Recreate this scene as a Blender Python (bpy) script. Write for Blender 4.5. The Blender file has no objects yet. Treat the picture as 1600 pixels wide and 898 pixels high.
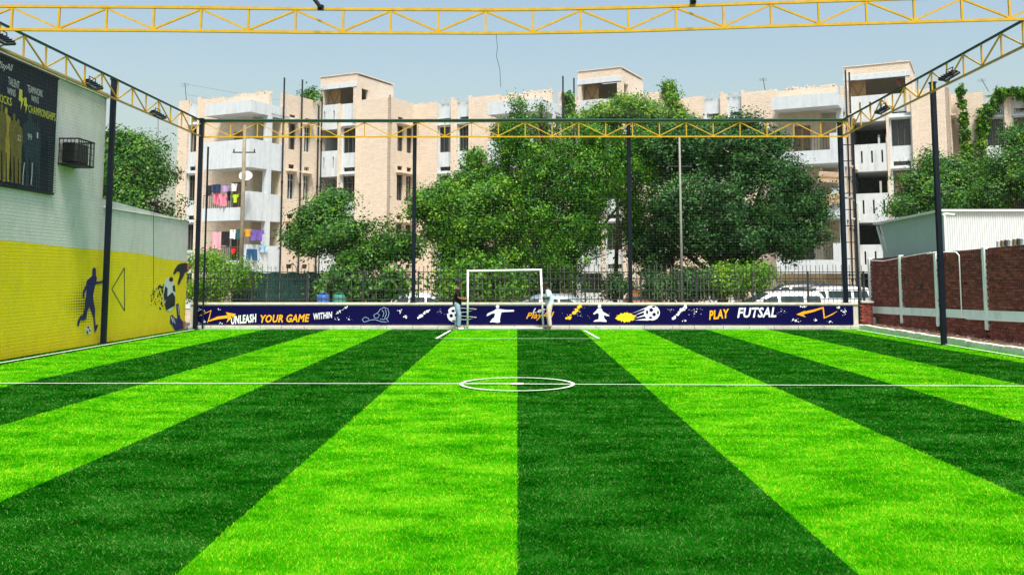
import bpy, bmesh, math, random
import numpy as np
from mathutils import Vector, Matrix
R = math.radians
sc = bpy.context.scene
COL = sc.collection
# ------------------------------------------------------------------ camera
F = 1455.0                       # focal length in photo pixels (1600 wide)
CAMH = 1.95
TH = R(5.5); PSI = math.atan(8 / F); CY = 428 - F * math.tan(TH)
cd = bpy.data.cameras.new('camera'); cam = bpy.data.objects.new('camera', cd); COL.objects.link(cam)
cd.sensor_width = 36; cd.lens = 36 * F / 1600; cd.clip_end = 3000; cd.clip_start = 0.05
cd.shift_y = -(449 - CY) / 1600
cam.location = (0, 0, CAMH); cam.rotation_euler = (R(90) + TH, 0, PSI)
sc.camera = cam
# ------------------------------------------------------------------ light
SUN = Vector((0.10, -0.42, 0.90)).normalized()
w = bpy.data.worlds.new('World'); sc.world = w; w.use_nodes = True
nt = w.node_tree; bg = nt.nodes['Background']
sky = nt.nodes.new('ShaderNodeTexSky'); sky.sky_type = 'NISHITA'; sky.sun_disc = False
sky.sun_elevation = math.asin(SUN.z); sky.sun_rotation = math.atan2(SUN.x, SUN.y)
sky.altitude = 200; sky.air_density = 1.7; sky.dust_density = 4.0; sky.ozone_density = 1.4
nt.links.new(sky.outputs[0], bg.inputs[0]); bg.inputs[1].default_value = 0.11
sl = bpy.data.lights.new('sun', 'SUN'); sl.energy = 4.2; sl.angle = R(15); sl.color = (1, 0.95, 0.87)
so = bpy.data.objects.new('sun', sl); COL.objects.link(so)
so.rotation_euler = SUN.to_track_quat('Z', 'Y').to_euler(); so.location = (5, -20, 40)
sc.view_settings.view_transform = 'Standard'; sc.view_settings.look = 'None'
sc.view_settings.exposure = 0.70; sc.view_settings.gamma = 1.0
try: sc.view_settings.use_curve_mapping = False
except Exception: pass

# ------------------------------------------------------------------ measuring helpers (photo pixel -> place)
_r = Vector((math.cos(PSI), math.sin(PSI), 0))
_f = Vector((-math.sin(PSI) * math.cos(TH), math.cos(PSI) * math.cos(TH), math.sin(TH)))
_u = _r.cross(_f)
C0 = Vector((0, 0, CAMH))
def ray(px, py): return _f + _r * ((px - 800) / F) + _u * ((CY - py) / F)
def atY(px, py, Y): d = ray(px, py); return C0 + d * (Y / d.y)
def atX(px, py, X): d = ray(px, py); return C0 + d * (X / d.x)
def atZ(px, py, Z): d = ray(px, py); return C0 + d * ((Z - CAMH) / d.z)

# ------------------------------------------------------------------ materials
MATS = {}
def mat(name, col, rough=0.7, var=0.12, scale=6.0, bump=0.0, bscale=40.0, metal=0.0, spec=0.22, hue=None, vstretch=1.0):
    if name in MATS: return MATS[name]
    m = bpy.data.materials.new(name); m.use_nodes = True; n = m.node_tree; b = n.nodes['Principled BSDF']
    b.inputs['Roughness'].default_value = rough; b.inputs['Metallic'].default_value = metal
    b.inputs['Specular IOR Level'].default_value = spec
    tc = n.nodes.new('ShaderNodeTexCoord')
    mp = n.nodes.new('ShaderNodeMapping'); mp.inputs['Scale'].default_value = (1, 1, vstretch)
    n.links.new(tc.outputs['Object'], mp.inputs[0])
    if var > 0:
        no = n.nodes.new('ShaderNodeTexNoise'); no.inputs['Scale'].default_value = scale; no.inputs['Detail'].default_value = 6; no.inputs['Roughness'].default_value = 0.65
        n.links.new(mp.outputs[0], no.inputs['Vector'])
        cr = n.nodes.new('ShaderNodeValToRGB'); e = cr.color_ramp.elements
        c2 = hue if hue else col
        e[0].position = 0.3; e[1].position = 0.7
        e[0].color = (c2[0] * (1 - var), c2[1] * (1 - var), c2[2] * (1 - var), 1)
        e[1].color = (min(1, col[0] * (1 + var)), min(1, col[1] * (1 + var)), min(1, col[2] * (1 + var)), 1)
        n.links.new(no.outputs[0], cr.inputs[0]); n.links.new(cr.outputs[0], b.inputs['Base Color'])
    else: b.inputs['Base Color'].default_value = (*col, 1)
    if bump > 0:
        n2 = n.nodes.new('ShaderNodeTexNoise'); n2.inputs['Scale'].default_value = bscale; n2.inputs['Detail'].default_value = 4
        n.links.new(mp.outputs[0], n2.inputs['Vector'])
        bp = n.nodes.new('ShaderNodeBump'); bp.inputs['Strength'].default_value = bump; bp.inputs['Distance'].default_value = 0.02
        n.links.new(n2.outputs[0], bp.inputs['Height']); n.links.new(bp.outputs[0], b.inputs['Normal'])
    MATS[name] = m; return m

def stained(name, col, stain, amount=0.5, rough=0.85, sx=2.2, sz=0.25, bump=0.25):
    """painted plaster with vertical rain streaks and patches"""
    if name in MATS: return MATS[name]
    m = mat(name, col, rough, 0.06, 3.0, bump, 30)
    n = m.node_tree; b = n.nodes['Principled BSDF']
    src = b.inputs['Base Color'].links[0].from_socket
    tc = n.nodes.new('ShaderNodeTexCoord'); mp = n.nodes.new('ShaderNodeMapping'); mp.inputs['Scale'].default_value = (sx, sx, sz)
    no = n.nodes.new('ShaderNodeTexNoise'); no.inputs['Scale'].default_value = 1.6; no.inputs['Detail'].default_value = 8; no.inputs['Roughness'].default_value = 0.7
    n.links.new(tc.outputs['Object'], mp.inputs[0]); n.links.new(mp.outputs[0], no.inputs['Vector'])
    cr = n.nodes.new('ShaderNodeValToRGB'); cr.color_ramp.elements[0].position = 0.5; cr.color_ramp.elements[1].position = 0.78
    cr.color_ramp.elements[0].color = (0, 0, 0, 1); cr.color_ramp.elements[1].color = (amount, amount, amount, 1)
    n.links.new(no.outputs[0], cr.inputs[0])
    mx = n.nodes.new('ShaderNodeMix'); mx.data_type = 'RGBA'
    n.links.new(cr.outputs[0], mx.inputs['Factor']); n.links.new(src, mx.inputs[6]); mx.inputs[7].default_value = (*stain, 1)
    n.links.new(mx.outputs[2], b.inputs['Base Color'])
    return m

def coursed(name, c1, c2, mortar, bw=0.30, bh=0.10, rough=0.9, bump=0.6, stain=None):
    """rough split-face masonry too far away to build brick by brick"""
    if name in MATS: return MATS[name]
    m = bpy.data.materials.new(name); m.use_nodes = True; n = m.node_tree; b = n.nodes['Principled BSDF']
    b.inputs['Roughness'].default_value = rough; b.inputs['Specular IOR Level'].default_value = 0.2
    tc = n.nodes.new('ShaderNodeTexCoord'); sp = n.nodes.new('ShaderNodeSeparateXYZ'); n.links.new(tc.outputs['Object'], sp.inputs[0])
    ad = n.nodes.new('ShaderNodeMath'); n.links.new(sp.outputs[0], ad.inputs[0]); n.links.new(sp.outputs[1], ad.inputs[1])
    cb = n.nodes.new('ShaderNodeCombineXYZ'); n.links.new(ad.outputs[0], cb.inputs[0]); n.links.new(sp.outputs[2], cb.inputs[1])
    br = n.nodes.new('ShaderNodeTexBrick'); n.links.new(cb.outputs[0], br.inputs['Vector'])
    br.inputs['Color1'].default_value = (*c1, 1); br.inputs['Color2'].default_value = (*c2, 1); br.inputs['Mortar'].default_value = (*mortar, 1)
    br.inputs['Scale'].default_value = 1.0; br.inputs['Brick Width'].default_value = bw; br.inputs['Row Height'].default_value = bh
    br.inputs['Mortar Size'].default_value = 0.009; br.inputs['Mortar Smooth'].default_value = 0.4
    no = n.nodes.new('ShaderNodeTexNoise'); no.inputs['Scale'].default_value = 1.1; no.inputs['Detail'].default_value = 9; no.inputs['Roughness'].default_value = 0.7
    n.links.new(tc.outputs['Object'], no.inputs['Vector'])
    cr = n.nodes.new('ShaderNodeValToRGB'); cr.color_ramp.elements[0].position = 0.52; cr.color_ramp.elements[1].position = 0.8
    cr.color_ramp.elements[0].color = (0, 0, 0, 1); cr.color_ramp.elements[1].color = (0.55, 0.55, 0.55, 1)
    n.links.new(no.outputs[0], cr.inputs[0])
    mx = n.nodes.new('ShaderNodeMix'); mx.data_type = 'RGBA'; n.links.new(cr.outputs[0], mx.inputs['Factor'])
    n.links.new(br.outputs['Color'], mx.inputs[6]); mx.inputs[7].default_value = (*(stain or mortar), 1)
    n.links.new(mx.outputs[2], b.inputs['Base Color'])
    n2 = n.nodes.new('ShaderNodeTexNoise'); n2.inputs['Scale'].default_value = 22; n2.inputs['Detail'].default_value = 4; n.links.new(tc.outputs['Object'], n2.inputs['Vector'])
    sb = n.nodes.new('ShaderNodeMath'); sb.operation = 'SUBTRACT'; n.links.new(n2.outputs[0], sb.inputs[0]); n.links.new(br.outputs['Fac'], sb.inputs[1])
    bp = n.nodes.new('ShaderNodeBump'); bp.inputs['Strength'].default_value = bump; bp.inputs['Distance'].default_value = 0.04
    n.links.new(sb.outputs[0], bp.inputs['Height']); n.links.new(bp.outputs[0], b.inputs['Normal'])
    MATS[name] = m; return m

def leafmat(name, c1, c2, c3):
    if name in MATS: return MATS[name]
    m = bpy.data.materials.new(name); m.use_nodes = True; n = m.node_tree
    b = n.nodes['Principled BSDF']; out = n.nodes['Material Output']
    ge = n.nodes.new('ShaderNodeNewGeometry'); cr = n.nodes.new('ShaderNodeValToRGB'); e = cr.color_ramp.elements
    e[0].color = (*c1, 1); e[1].color = (*c3, 1); x = e.new(0.55); x.color = (*c2, 1)
    tc = n.nodes.new('ShaderNodeTexCoord'); no = n.nodes.new('ShaderNodeTexNoise'); no.inputs['Scale'].default_value = 1.5; no.inputs['Detail'].default_value = 3; n.links.new(tc.outputs['Object'], no.inputs['Vector'])
    m1 = n.nodes.new('ShaderNodeMath'); m1.operation = 'MULTIPLY_ADD'; m1.inputs[1].default_value = 2.0; m1.inputs[2].default_value = -0.72; n.links.new(no.outputs[0], m1.inputs[0])
    m2 = n.nodes.new('ShaderNodeMath'); m2.operation = 'MULTIPLY_ADD'; m2.inputs[1].default_value = 0.46; m2.use_clamp = True; n.links.new(ge.outputs['Random Per Island'], m2.inputs[0]); n.links.new(m1.outputs[0], m2.inputs[2])
    n.links.new(m2.outputs[0], cr.inputs[0]); n.links.new(cr.outputs[0], b.inputs['Base Color'])
    b.inputs['Roughness'].default_value = 0.45; b.inputs['Specular IOR Level'].default_value = 0.2
    tr = n.nodes.new('ShaderNodeBsdfTranslucent'); mixc = n.nodes.new('ShaderNodeMix'); mixc.data_type = 'RGBA'; mixc.blend_type = 'MULTIPLY'
    mixc.inputs['Factor'].default_value = 1; n.links.new(cr.outputs[0], mixc.inputs[6]); mixc.inputs[7].default_value = (1.7, 1.5, 0.5, 1)
    n.links.new(mixc.outputs[2], tr.inputs['Color'])
    ms = n.nodes.new('ShaderNodeMixShader'); ms.inputs[0].default_value = 0.14
    n.links.new(b.outputs[0], ms.inputs[1]); n.links.new(tr.outputs[0], ms.inputs[2]); n.links.new(ms.outputs[0], out.inputs['Surface'])
    MATS[name] = m; return m

# ------------------------------------------------------------------ mesh helpers
class MB:
    def __init__(s): s.v = []; s.f = []
    def quad(s, a, b, c, d):
        i = len(s.v); s.v += [tuple(a), tuple(b), tuple(c), tuple(d)]; s.f.append((i, i + 1, i + 2, i + 3)); return s
    def poly(s, pts):
        i = len(s.v); s.v += [tuple(p) for p in pts]; s.f.append(tuple(range(i, i + len(pts)))); return s
    def box(s, x0, x1, y0, y1, z0, z1):
        i = len(s.v)
        s.v += [(x0, y0, z0), (x1, y0, z0), (x1, y1, z0), (x0, y1, z0), (x0, y0, z1), (x1, y0, z1), (x1, y1, z1), (x0, y1, z1)]
        s.f += [tuple(i + k for k in q) for q in ((3, 2, 1, 0), (4, 5, 6, 7), (0, 1, 5, 4), (1, 2, 6, 5), (2, 3, 7, 6), (3, 0, 4, 7))]; return s
    def tube(s, pts, rad, n=8, cap=True):
        """tube along a polyline; rad number or list"""
        pts = [Vector(p) for p in pts]; k = len(pts)
        rad = rad if isinstance(rad, (list, tuple)) else [rad] * k
        base = len(s.v); up = None
        for j, p in enumerate(pts):
            t = (pts[min(j + 1, k - 1)] - pts[max(j - 1, 0)]).normalized()
            if up is None:
                up = t.orthogonal().normalized()
                if n == 4:
                    up = Vector((0, 0, 1)) if abs(t.z) < 0.9 else Vector((1, 0, 0))
                    up = (up - t * up.dot(t)).normalized()
                    up = Matrix.Rotation(R(45), 3, t) @ up
            else: up = (up - t * up.dot(t)).normalized()
            sd = t.cross(up)
            for q in range(n):
                a = 2 * math.pi * q / n
                s.v.append(tuple(p + (up * math.cos(a) + sd * math.sin(a)) * rad[j]))
        for j in range(k - 1):
            for q in range(n):
                a = base + j * n + q; b = base + j * n + (q + 1) % n
                s.f.append((a, b, b + n, a + n))
        if cap:
            s.f.append(tuple(base + q for q in range(n))[::-1]); s.f.append(tuple(base + (k - 1) * n + q for q in range(n)))
        return s
    def bar(s, p, q, wdt): return s.tube([p, q], wdt * 0.7071, 4)
    def prism(s, pts, nrm):
        """closed polygon (list of 3D points, in order) given thickness along vector nrm"""
        n = len(pts); i = len(s.v); nv = Vector(nrm)
        s.v += [tuple(Vector(p)) for p in pts] + [tuple(Vector(p) + nv) for p in pts]
        s.f.append(tuple(range(i, i + n))[::-1]); s.f.append(tuple(range(i + n, i + 2 * n)))
        for k in range(n): a = i + k; b = i + (k + 1) % n; s.f.append((a, b, b + n, a + n))
        return s
    def build(s, name, m, parent=None, smooth=False, fix=True):
        me = bpy.data.meshes.new(name); me.from_pydata(s.v, [], s.f)
        if fix:
            b = bmesh.new(); b.from_mesh(me); bmesh.ops.recalc_face_normals(b, faces=b.faces); b.to_mesh(me); b.free()
        if smooth: me.polygons.foreach_set('use_smooth', [True] * len(me.polygons))
        me.materials.append(m)
        o = bpy.data.objects.new(name, me); COL.objects.link(o)
        if parent: o.parent = parent
        return o
def inst(name, me, parent=None, loc=(0, 0, 0), rot=(0, 0, 0), scale=(1, 1, 1)):
    o = bpy.data.objects.new(name, me); COL.objects.link(o); o.parent = parent; o.location = loc; o.rotation_euler = rot; o.scale = scale; return o
def tag(o, label=None, cat=None, group=None, kind=None):
    if label: o['label'] = label
    if cat: o['category'] = cat
    if group: o['group'] = group
    if kind: o['kind'] = kind
    return o
def empty(name, loc=(0, 0, 0), rz=0.0, label=None, cat=None, group=None, kind=None):
    o = bpy.data.objects.new(name, None); COL.objects.link(o); o.location = loc; o.rotation_euler = (0, 0, rz); o.empty_display_size = 0.2
    return tag(o, label, cat, group, kind)
def bevel(o, wd=0.01, seg=1):
    b = bmesh.new(); b.from_mesh(o.data)
    bmesh.ops.bevel(b, geom=b.edges[:], offset=wd, segments=seg, affect='EDGES', clamp_overlap=True)
    b.to_mesh(o.data); b.free(); return o

# ------------------------------------------------------------------ palette
M_cream = coursed('cream_split_masonry', (0.74, 0.63, 0.505), (0.67, 0.56, 0.445), (0.52, 0.43, 0.34), 0.34, 0.115, stain=(0.52, 0.44, 0.36))
M_white = stained('white_painted_concrete', (0.57, 0.625, 0.655), (0.28, 0.32, 0.32), 0.7)
M_pil = mat('cream_paint', (0.66, 0.56, 0.45), 0.8, 0.12, 4, 0.2)
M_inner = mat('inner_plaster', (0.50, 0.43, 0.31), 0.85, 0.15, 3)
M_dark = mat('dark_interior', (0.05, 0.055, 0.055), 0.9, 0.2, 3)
M_glass = mat('dark_window_glass', (0.015, 0.022, 0.026), 0.12, 0.2, 2, spec=0.5)
M_frame = mat('window_frame_paint', (0.10, 0.09, 0.08), 0.6, 0.2, 6)
M_wood = mat('plywood_brown', (0.36, 0.22, 0.09), 0.75, 0.2, 5)
M_pipe = mat('black_drain_pipe', (0.016, 0.022, 0.026), 0.55, 0.25, 4)
M_navy = mat('navy_black_steel', (0.006, 0.011, 0.020), 0.45, 0.25, 3, spec=0.2)
M_yel = mat('yellow_truss_paint', (0.54, 0.325, 0.022), 0.5, 0.15, 5, spec=0.2)
M_yel2 = mat('yellow_truss_paint_dull', (0.40, 0.25, 0.035), 0.5, 0.15, 5, spec=0.2)
M_gcord = mat('dark_green_net_rope', (0.008, 0.055, 0.040), 0.7, 0.2, 10)
M_net = mat('pale_net_cord', (0.30, 0.33, 0.32), 0.8, 0.0)
M_conc = stained('kerb_concrete', (0.55, 0.53, 0.47), (0.25, 0.24, 0.20), 0.7, 0.9, 1.2, 1.2, 0.4)
M_wline = mat('white_line_turf', (0.66, 0.78, 0.62), 0.8, 0.28, 30, 0.5, 150)
M_bwhite = mat('gloss_white_paint', (0.82, 0.83, 0.82), 0.4, 0.03, 3)
# ================================================================== SETTING
GZ = -0.35
g = MB().quad((-900, -60, GZ), (900, -60, GZ), (900, 1500, GZ), (-900, 1500, GZ)).build('ground', mat('dusty_earth', (0.30, 0.25, 0.18), 0.95, 0.25, 0.6, 0.3, 10)); tag(g, kind='structure')
rd = MB().box(-60, 70, 36.6, 44.5, GZ - 0.1, GZ + 0.006).build('road', mat('old_asphalt', (0.085, 0.083, 0.08), 0.9, 0.25, 1.2, 0.4, 60)); tag(rd, kind='structure')

PX0, PX1, PY0, PY1 = -11.95, 12.35, -1.5, 34.05
def turfmat(name, c1, c2, c3, isl=0.45):
    m = bpy.data.materials.new(name); m.use_nodes = True; n = m.node_tree; b = n.nodes['Principled BSDF']
    b.inputs['Roughness'].default_value = 0.7; b.inputs['Specular IOR Level'].default_value = 0.0
    tc = n.nodes.new('ShaderNodeTexCoord')
    mp = n.nodes.new('ShaderNodeMapping'); mp.inputs['Scale'].default_value = (0.75, 1.15, 1); n.links.new(tc.outputs['Object'], mp.inputs[0])
    a = n.nodes.new('ShaderNodeTexNoise'); a.inputs['Scale'].default_value = 1.4; a.inputs['Detail'].default_value = 7; a.inputs['Roughness'].default_value = 0.7
    n.links.new(mp.outputs[0], a.inputs['Vector'])
    ct = n.nodes.new('ShaderNodeMath'); ct.operation = 'MULTIPLY_ADD'; ct.inputs[1].default_value = 1.15; ct.inputs[2].default_value = -0.075; n.links.new(a.outputs[0], ct.inputs[0])
    ge = n.nodes.new('ShaderNodeNewGeometry')
    ad = n.nodes.new('ShaderNodeMath'); ad.operation = 'MULTIPLY_ADD'; ad.inputs[1].default_value = isl; ad.use_clamp = True
    n.links.new(ge.outputs['Random Per Island'], ad.inputs[0]); n.links.new(ct.outputs[0], ad.inputs[2])
    cr = n.nodes.new('ShaderNodeValToRGB'); e = cr.color_ramp.elements
    a0, a1, a2 = (0.40, 0.68, 1.02) if isl else (0.34, 0.52, 0.75)
    e[0].position = a0; e[0].color = (*c1, 1); e[1].position = min(1, a2); e[1].color = (*c3, 1); x = e.new(a1); x.color = (*c2, 1)
    n.links.new(ad.outputs[0], cr.inputs[0]); n.links.new(cr.outputs[0], b.inputs['Base Color'])
    n2 = n.nodes.new('ShaderNodeTexNoise'); n2.inputs['Scale'].default_value = 220; n.links.new(tc.outputs['Object'], n2.inputs['Vector'])
    bp = n.nodes.new('ShaderNodeBump'); bp.inputs['Strength'].default_value = 0.6; bp.inputs['Distance'].default_value = 0.01
    n.links.new(n2.outputs[0], bp.inputs['Height']); n.links.new(bp.outputs[0], b.inputs['Normal'])
    MATS[name] = m; return m
M_tl = turfmat('bright_turf', (0.006, 0.14, 0.0005), (0.028, 0.27, 0.0005), (0.09, 0.38, 0.003), 0.0)
M_td = turfmat('dark_turf', (0.0008, 0.032, 0.0006), (0.003, 0.074, 0.001), (0.012, 0.12, 0.006), 0.0)
M_bl = turfmat('bright_turf_blades', (0.008, 0.145, 0.0005), (0.042, 0.275, 0.0008), (0.27, 0.48, 0.016), 0.50)
M_bd = turfmat('dark_turf_blades', (0.001, 0.042, 0.0006), (0.005, 0.098, 0.0015), (0.12, 0.26, 0.055), 0.50)
pitch = empty('football_pitch', (0, 0, 0), kind='structure')
SW = 2.253
edges = [PX0] + [k * SW for k in range(-5, 6)] + [PX1]
def is_light(i): return i % 2 == 1
for i in range(len(edges) - 1):
    MB().box(edges[i], edges[i + 1], PY0, PY1, -0.25, -0.022).build('turf_strip', M_tl if is_light(i) else M_td, pitch)
slab = MB().box(PX0 - 0.9, PX1 + 2.4, PY0 - 1, 35.6, GZ - 0.3, -0.05 - 0.21).build('pitch_base', M_conc); tag(slab, kind='structure')
# pile of the artificial turf: real blades, denser and finer near the camera
rng = np.random.default_rng(5)
def blades():
    N = 900000
    D = 3.9 * np.exp(rng.random(N) * math.log(34.0 / 3.9))
    hw = 0.60 * D + 1.2
    x = (rng.random(N) * 2 - 1) * hw; y = D
    k = (x > PX0 + 0.05) & (x < PX1 - 0.05) & (y < PY1 - 0.03); x = x[k]; y = y[k]; D = D[k]; n = len(x)
    lum = np.floor((x + rng.normal(0, .012, n) + 5 * SW) / SW).astype(int) % 2 == 0       # bright strips
    wd = 0.0036 * np.maximum(D / 4.5, 1) * (0.6 + 0.8 * rng.random(n)); h = (0.012 + 0.011 * rng.random(n))
    a = rng.random(n) * 2 * math.pi; lean = h * (0.5 + 0.9 * rng.random(n))
    la = np.where(lum, math.pi / 2, -math.pi / 2) + rng.normal(0, 1.3, n)
    bx = np.cos(a) * wd / 2; by = np.sin(a) * wd / 2
    z0 = np.full(n, -0.023)
    P = np.empty((n, 3, 3), np.float32)
    P[:, 0] = np.stack([x - bx, y - by, z0], 1); P[:, 1] = np.stack([x + bx, y + by, z0], 1)
    P[:, 2] = np.stack([x + np.cos(la) * lean, y + np.sin(la) * lean, np.minimum(z0 + h, 0.008)], 1)
    return P, lum
P, lum = blades(); n = len(P)
def raw_mesh(name, verts, nf, fs):
    me = bpy.data.meshes.new(name); me.vertices.add(len(verts)); me.vertices.foreach_set('co', verts.astype(np.float32).ravel())
    me.loops.add(nf * fs); me.loops.foreach_set('vertex_index', np.arange(nf * fs, dtype=np.int32))
    me.polygons.add(nf); me.polygons.foreach_set('loop_start', np.arange(0, nf * fs, fs, dtype=np.int32))
    return me
me = raw_mesh('turf_pile', P.reshape(-1, 3), n, 3)
me.materials.append(M_bl); me.materials.append(M_bd)
me.polygons.foreach_set('material_index', np.where(lum, 0, 1).astype(np.int32)); me.update(calc_edges=True)
tp = bpy.data.objects.new('turf_pile', me); COL.objects.link(tp); tp.parent = pitch; tag(tp, kind='stuff')
# painted lines
def line(p, q, wd=0.07):
    p = Vector((*p, 0)); q = Vector((*q, 0)); t = (q - p).normalized(); s = Vector((-t.y, t.x, 0)) * wd / 2
    z = Vector((0, 0, -0.008)); n_ = max(1, int((q - p).length / 0.5)); m_ = MB()
    m_.quad(*[v_ + Vector((0, 0, 0.003)) for v_ in (p - s, q - s, q + s, p + s)])
    return m_.build('painted_line', M_wline, pitch)
LX0, LX1 = -11.42, 11.95
line((LX0, 16.95), (-1.03, 16.93), 0.055); line((1.03, 16.85), (LX1, 16.55), 0.055); line((-0.95, 16.93), (-0.13, 16.91)); line((0.13, 16.89), (0.95, 16.86))
line((LX0, 0.0), (LX0, 33.2)); line((LX1, 0.0), (LX1, 33.2)); line((-11.3, 33.25), (11.85, 33.25), 0.06)
line((-2.42, 28.65), (2.44, 28.65), 0.055); line((-2.46, 28.62), (-2.32, 32.7), 0.08); line((2.48, 28.62), (2.34, 32.7), 0.08)
m_ = MB(); K = 72; cy_ = 16.89
for k in range(K):
    a0 = 2 * math.pi * k / K; a1 = 2 * math.pi * (k + 1) / K
    q = [(r_ * math.cos(a), cy_ + r_ * math.sin(a), 0.005) for r_, a in ((0.965, a0), (1.03, a0), (1.03, a1), (0.965, a1))]
    m_.quad(*q)
m_.build('centre_circle', M_wline, pitch)
m_ = MB(); m_.poly([(0.13 * math.cos(a), cy_ + 0.13 * math.sin(a), 0.006) for a in [k * math.pi / 12 for k in range(24)]]); m_.build('centre_spot', M_wline, pitch)

# ------------------------------------------------------------------ back wall, banner, kerbs
WY = 34.15
wall = empty('low_boundary_wall', (0, WY, 0), label='low concrete boundary wall carrying the navy banner behind the goal', cat='wall')
XL, XR = -11.9, 12.37
MB().box(XL, XR, 0.0, 0.30, GZ, 0.84).build('wall_body', M_conc, wall)
m_ = MB().box(XL, XR, -0.035, 0.36, 0.842, 0.91).build('coping', mat('pale_coping', (0.62, 0.57, 0.47), 0.9, 0.2, 4, 0.4), wall)
rs = random.Random(3)
kerb = empty('back_kerb', (0, WY - 0.14, 0), kind='structure')
x = XL
while x < 12.3:
    L = rs.uniform(0.75, 1.05); x1 = min(x + L, 12.35)
    o = MB().box(x, x1 - 0.012, -0.05, 0.10, -0.2, 0.085 + rs.uniform(-.006, .006)).build('kerb_stone', M_conc, kerb); bevel(o, 0.008); x = x1
M_kerb2 = stained('pale_kerb_concrete', (0.78, 0.72, 0.62), (0.36, 0.32, 0.26), 0.7, 0.9, 1.2, 1.2, 0.4)
kerb2 = empty('side_kerb', (12.35, 0, 0), kind='structure')
y = 34.2
while y > 8:
    L = rs.uniform(0.42, 0.62)
    o = MB().box(0, 0.15, y - L + 0.014, y, -0.2, 0.14 + rs.uniform(-.012, .012)).build('kerb_stone', M_kerb2, kerb2); bevel(o, 0.012); y -= L
soil = MB()
ny, nx = 90, 6
vs = []; fs = []
for j in range(ny + 1):
    for i in range(nx + 1):
        t = i / nx; yy = 8 + (34.1 - 8) * j / ny
        zz = 0.09 + 0.09 * t + rs.uniform(-.025, .035) * (0 < i < nx)
        vs.append((12.495 + t * 0.82, yy, zz))
for j in range(ny):
    for i in range(nx): a = j * (nx + 1) + i; fs.append((a, a + 1, a + nx + 2, a + nx + 1))
soil.v = vs; soil.f = fs
o = soil.build('soil_strip', mat('reddish_soil', (0.16, 0.085, 0.055), 0.95, 0.35, 6, 0.6, 25)); tag(o, kind='structure')
# loose stones along the strip: countless, one object
gv = MB()
for k in range(260):
    yy = rs.uniform(19, 34); xx = rs.uniform(12.60, 13.15); s_ = rs.uniform(0.012, 0.05) * rs.uniform(.6, 1.3); zz = 0.10 + 0.09 * (xx - 12.56) / .75
    i0 = len(gv.v)
    for q in ((1, 0, 0), (0, 1, 0), (-1, 0, 0), (0, -1, 0), (0, 0, .8), (0, 0, -.6)): gv.v.append((xx + q[0] * s_ * rs.uniform(.6, 1.4), yy + q[1] * s_ * rs.uniform(.6, 1.4), zz + .01 + q[2] * s_ * rs.uniform(.6, 1.2)))
    for a_, b_ in ((0, 1), (1, 2), (2, 3), (3, 0)): gv.f.append((i0 + a_, i0 + b_, i0 + 4)); gv.f.append((i0 + b_, i0 + a_, i0 + 5))
tag(gv.build('gravel', mat('brown_gravel', (.26, .20, .15), .9, .3, 9)), 'loose grey stones scattered on the soil strip below the brick wall', 'gravel', kind='stuff')

# ------------------------------------------------------------------ brick wall on the right with white posts
BX = 13.22
bw = empty('red_brick_wall', (BX, 0, 0), label='dark red brick wall with white posts and band along the right side', cat='wall')
def wtop(y): return 2.72 - (y - 24) * 0.019
def wband(y): return 0.86 - (y - 24) * 0.021
Y0, Y1 = 12.0, 35.1
M_mort = mat('brick_mortar', (0.10, 0.055, 0.045), 0.95, 0.3, 12)
MB().prism([(0.02, Y0, 0), (0.02, Y1, 0), (0.02, Y1, wtop(Y1)), (0.02, Y0, wtop(Y0))], (0.22, 0, 0)).build('wall_core', M_mort, bw)
mbr = []
for k, c in enumerate(((0.25, 0.058, 0.042), (0.18, 0.040, 0.030), (0.31, 0.080, 0.058), (0.21, 0.048, 0.040))):
    mbr.append(mat('red_brick_%s' % 'abcd'[k], c, 0.9, 0.35, 14, 0.7, 60))
bm_list = []
for k in range(12):
    b = MB().box(-0.055, 0.03, -0.113, 0.113, -0.0335, 0.0335)
    rr = random.Random(k); b.v = [(vx + (rr.uniform(-.012, .012) if vx < 0 else 0), vy + rr.uniform(-.006, .006), vz + rr.uniform(-.004, .004)) for vx, vy, vz in b.v]
    o = b.build('brick', mbr[k % 4]); bm_list.append(o.data); bpy.data.objects.remove(o)
POSTS = [35.0, 32.2, 29.45, 26.4, 23.3, 20.2, 17.1, 14.0]
bricks = []
row = 0; z = 0.05
while z < 2.75:
    off = 0.12 if row % 2 else 0.0
    y = Y0 + 0.12 + off
    while y < Y1 - 0.1:
        if z + 0.035 < wtop(y) and not (wband(y) - 0.14 < z < wband(y) + 0.14) and not any(abs(y - p) < 0.085 for p in POSTS):
            bricks.append((y + rs.uniform(-.006, .006), z + rs.uniform(-.004, .004)))
        y += 0.238
    z += 0.0775; row += 1
vis = sorted([b for b in bricks if b[0] >= 24.0 and b[1] > 0.15])[:300]
vset = set(vis)
for (y, z) in vis: inst('brick', rs.choice(bm_list), bw, (rs.uniform(-.012, .008), y, z), (0, 0, rs.uniform(-.03, .03)))
rest = [MB() for _ in range(4)]
for (y, z) in bricks:
    if (y, z) in vset: continue
    q = rest[rs.randrange(4)]; d = rs.uniform(-.02, .01); q.box(-0.055 + d, 0.03, y - 0.112, y + 0.112, z - 0.033 + rs.uniform(-.003, .003), z + 0.033)
for k in range(4): tag(rest[k].build('brickwork', mbr[k], bw), kind='stuff')
M_wpost = stained('whitewashed_concrete', (0.84, 0.88, 0.87), (0.40, 0.42, 0.38), 0.5)
for p in POSTS:
    o = MB().box(-0.10, 0.05, p - 0.075, p + 0.075, wband(p) - 0.42 if p < 34.9 else 0.3, wtop(p) + 0.03).build('post', M_wpost, bw); bevel(o, 0.01)
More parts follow.
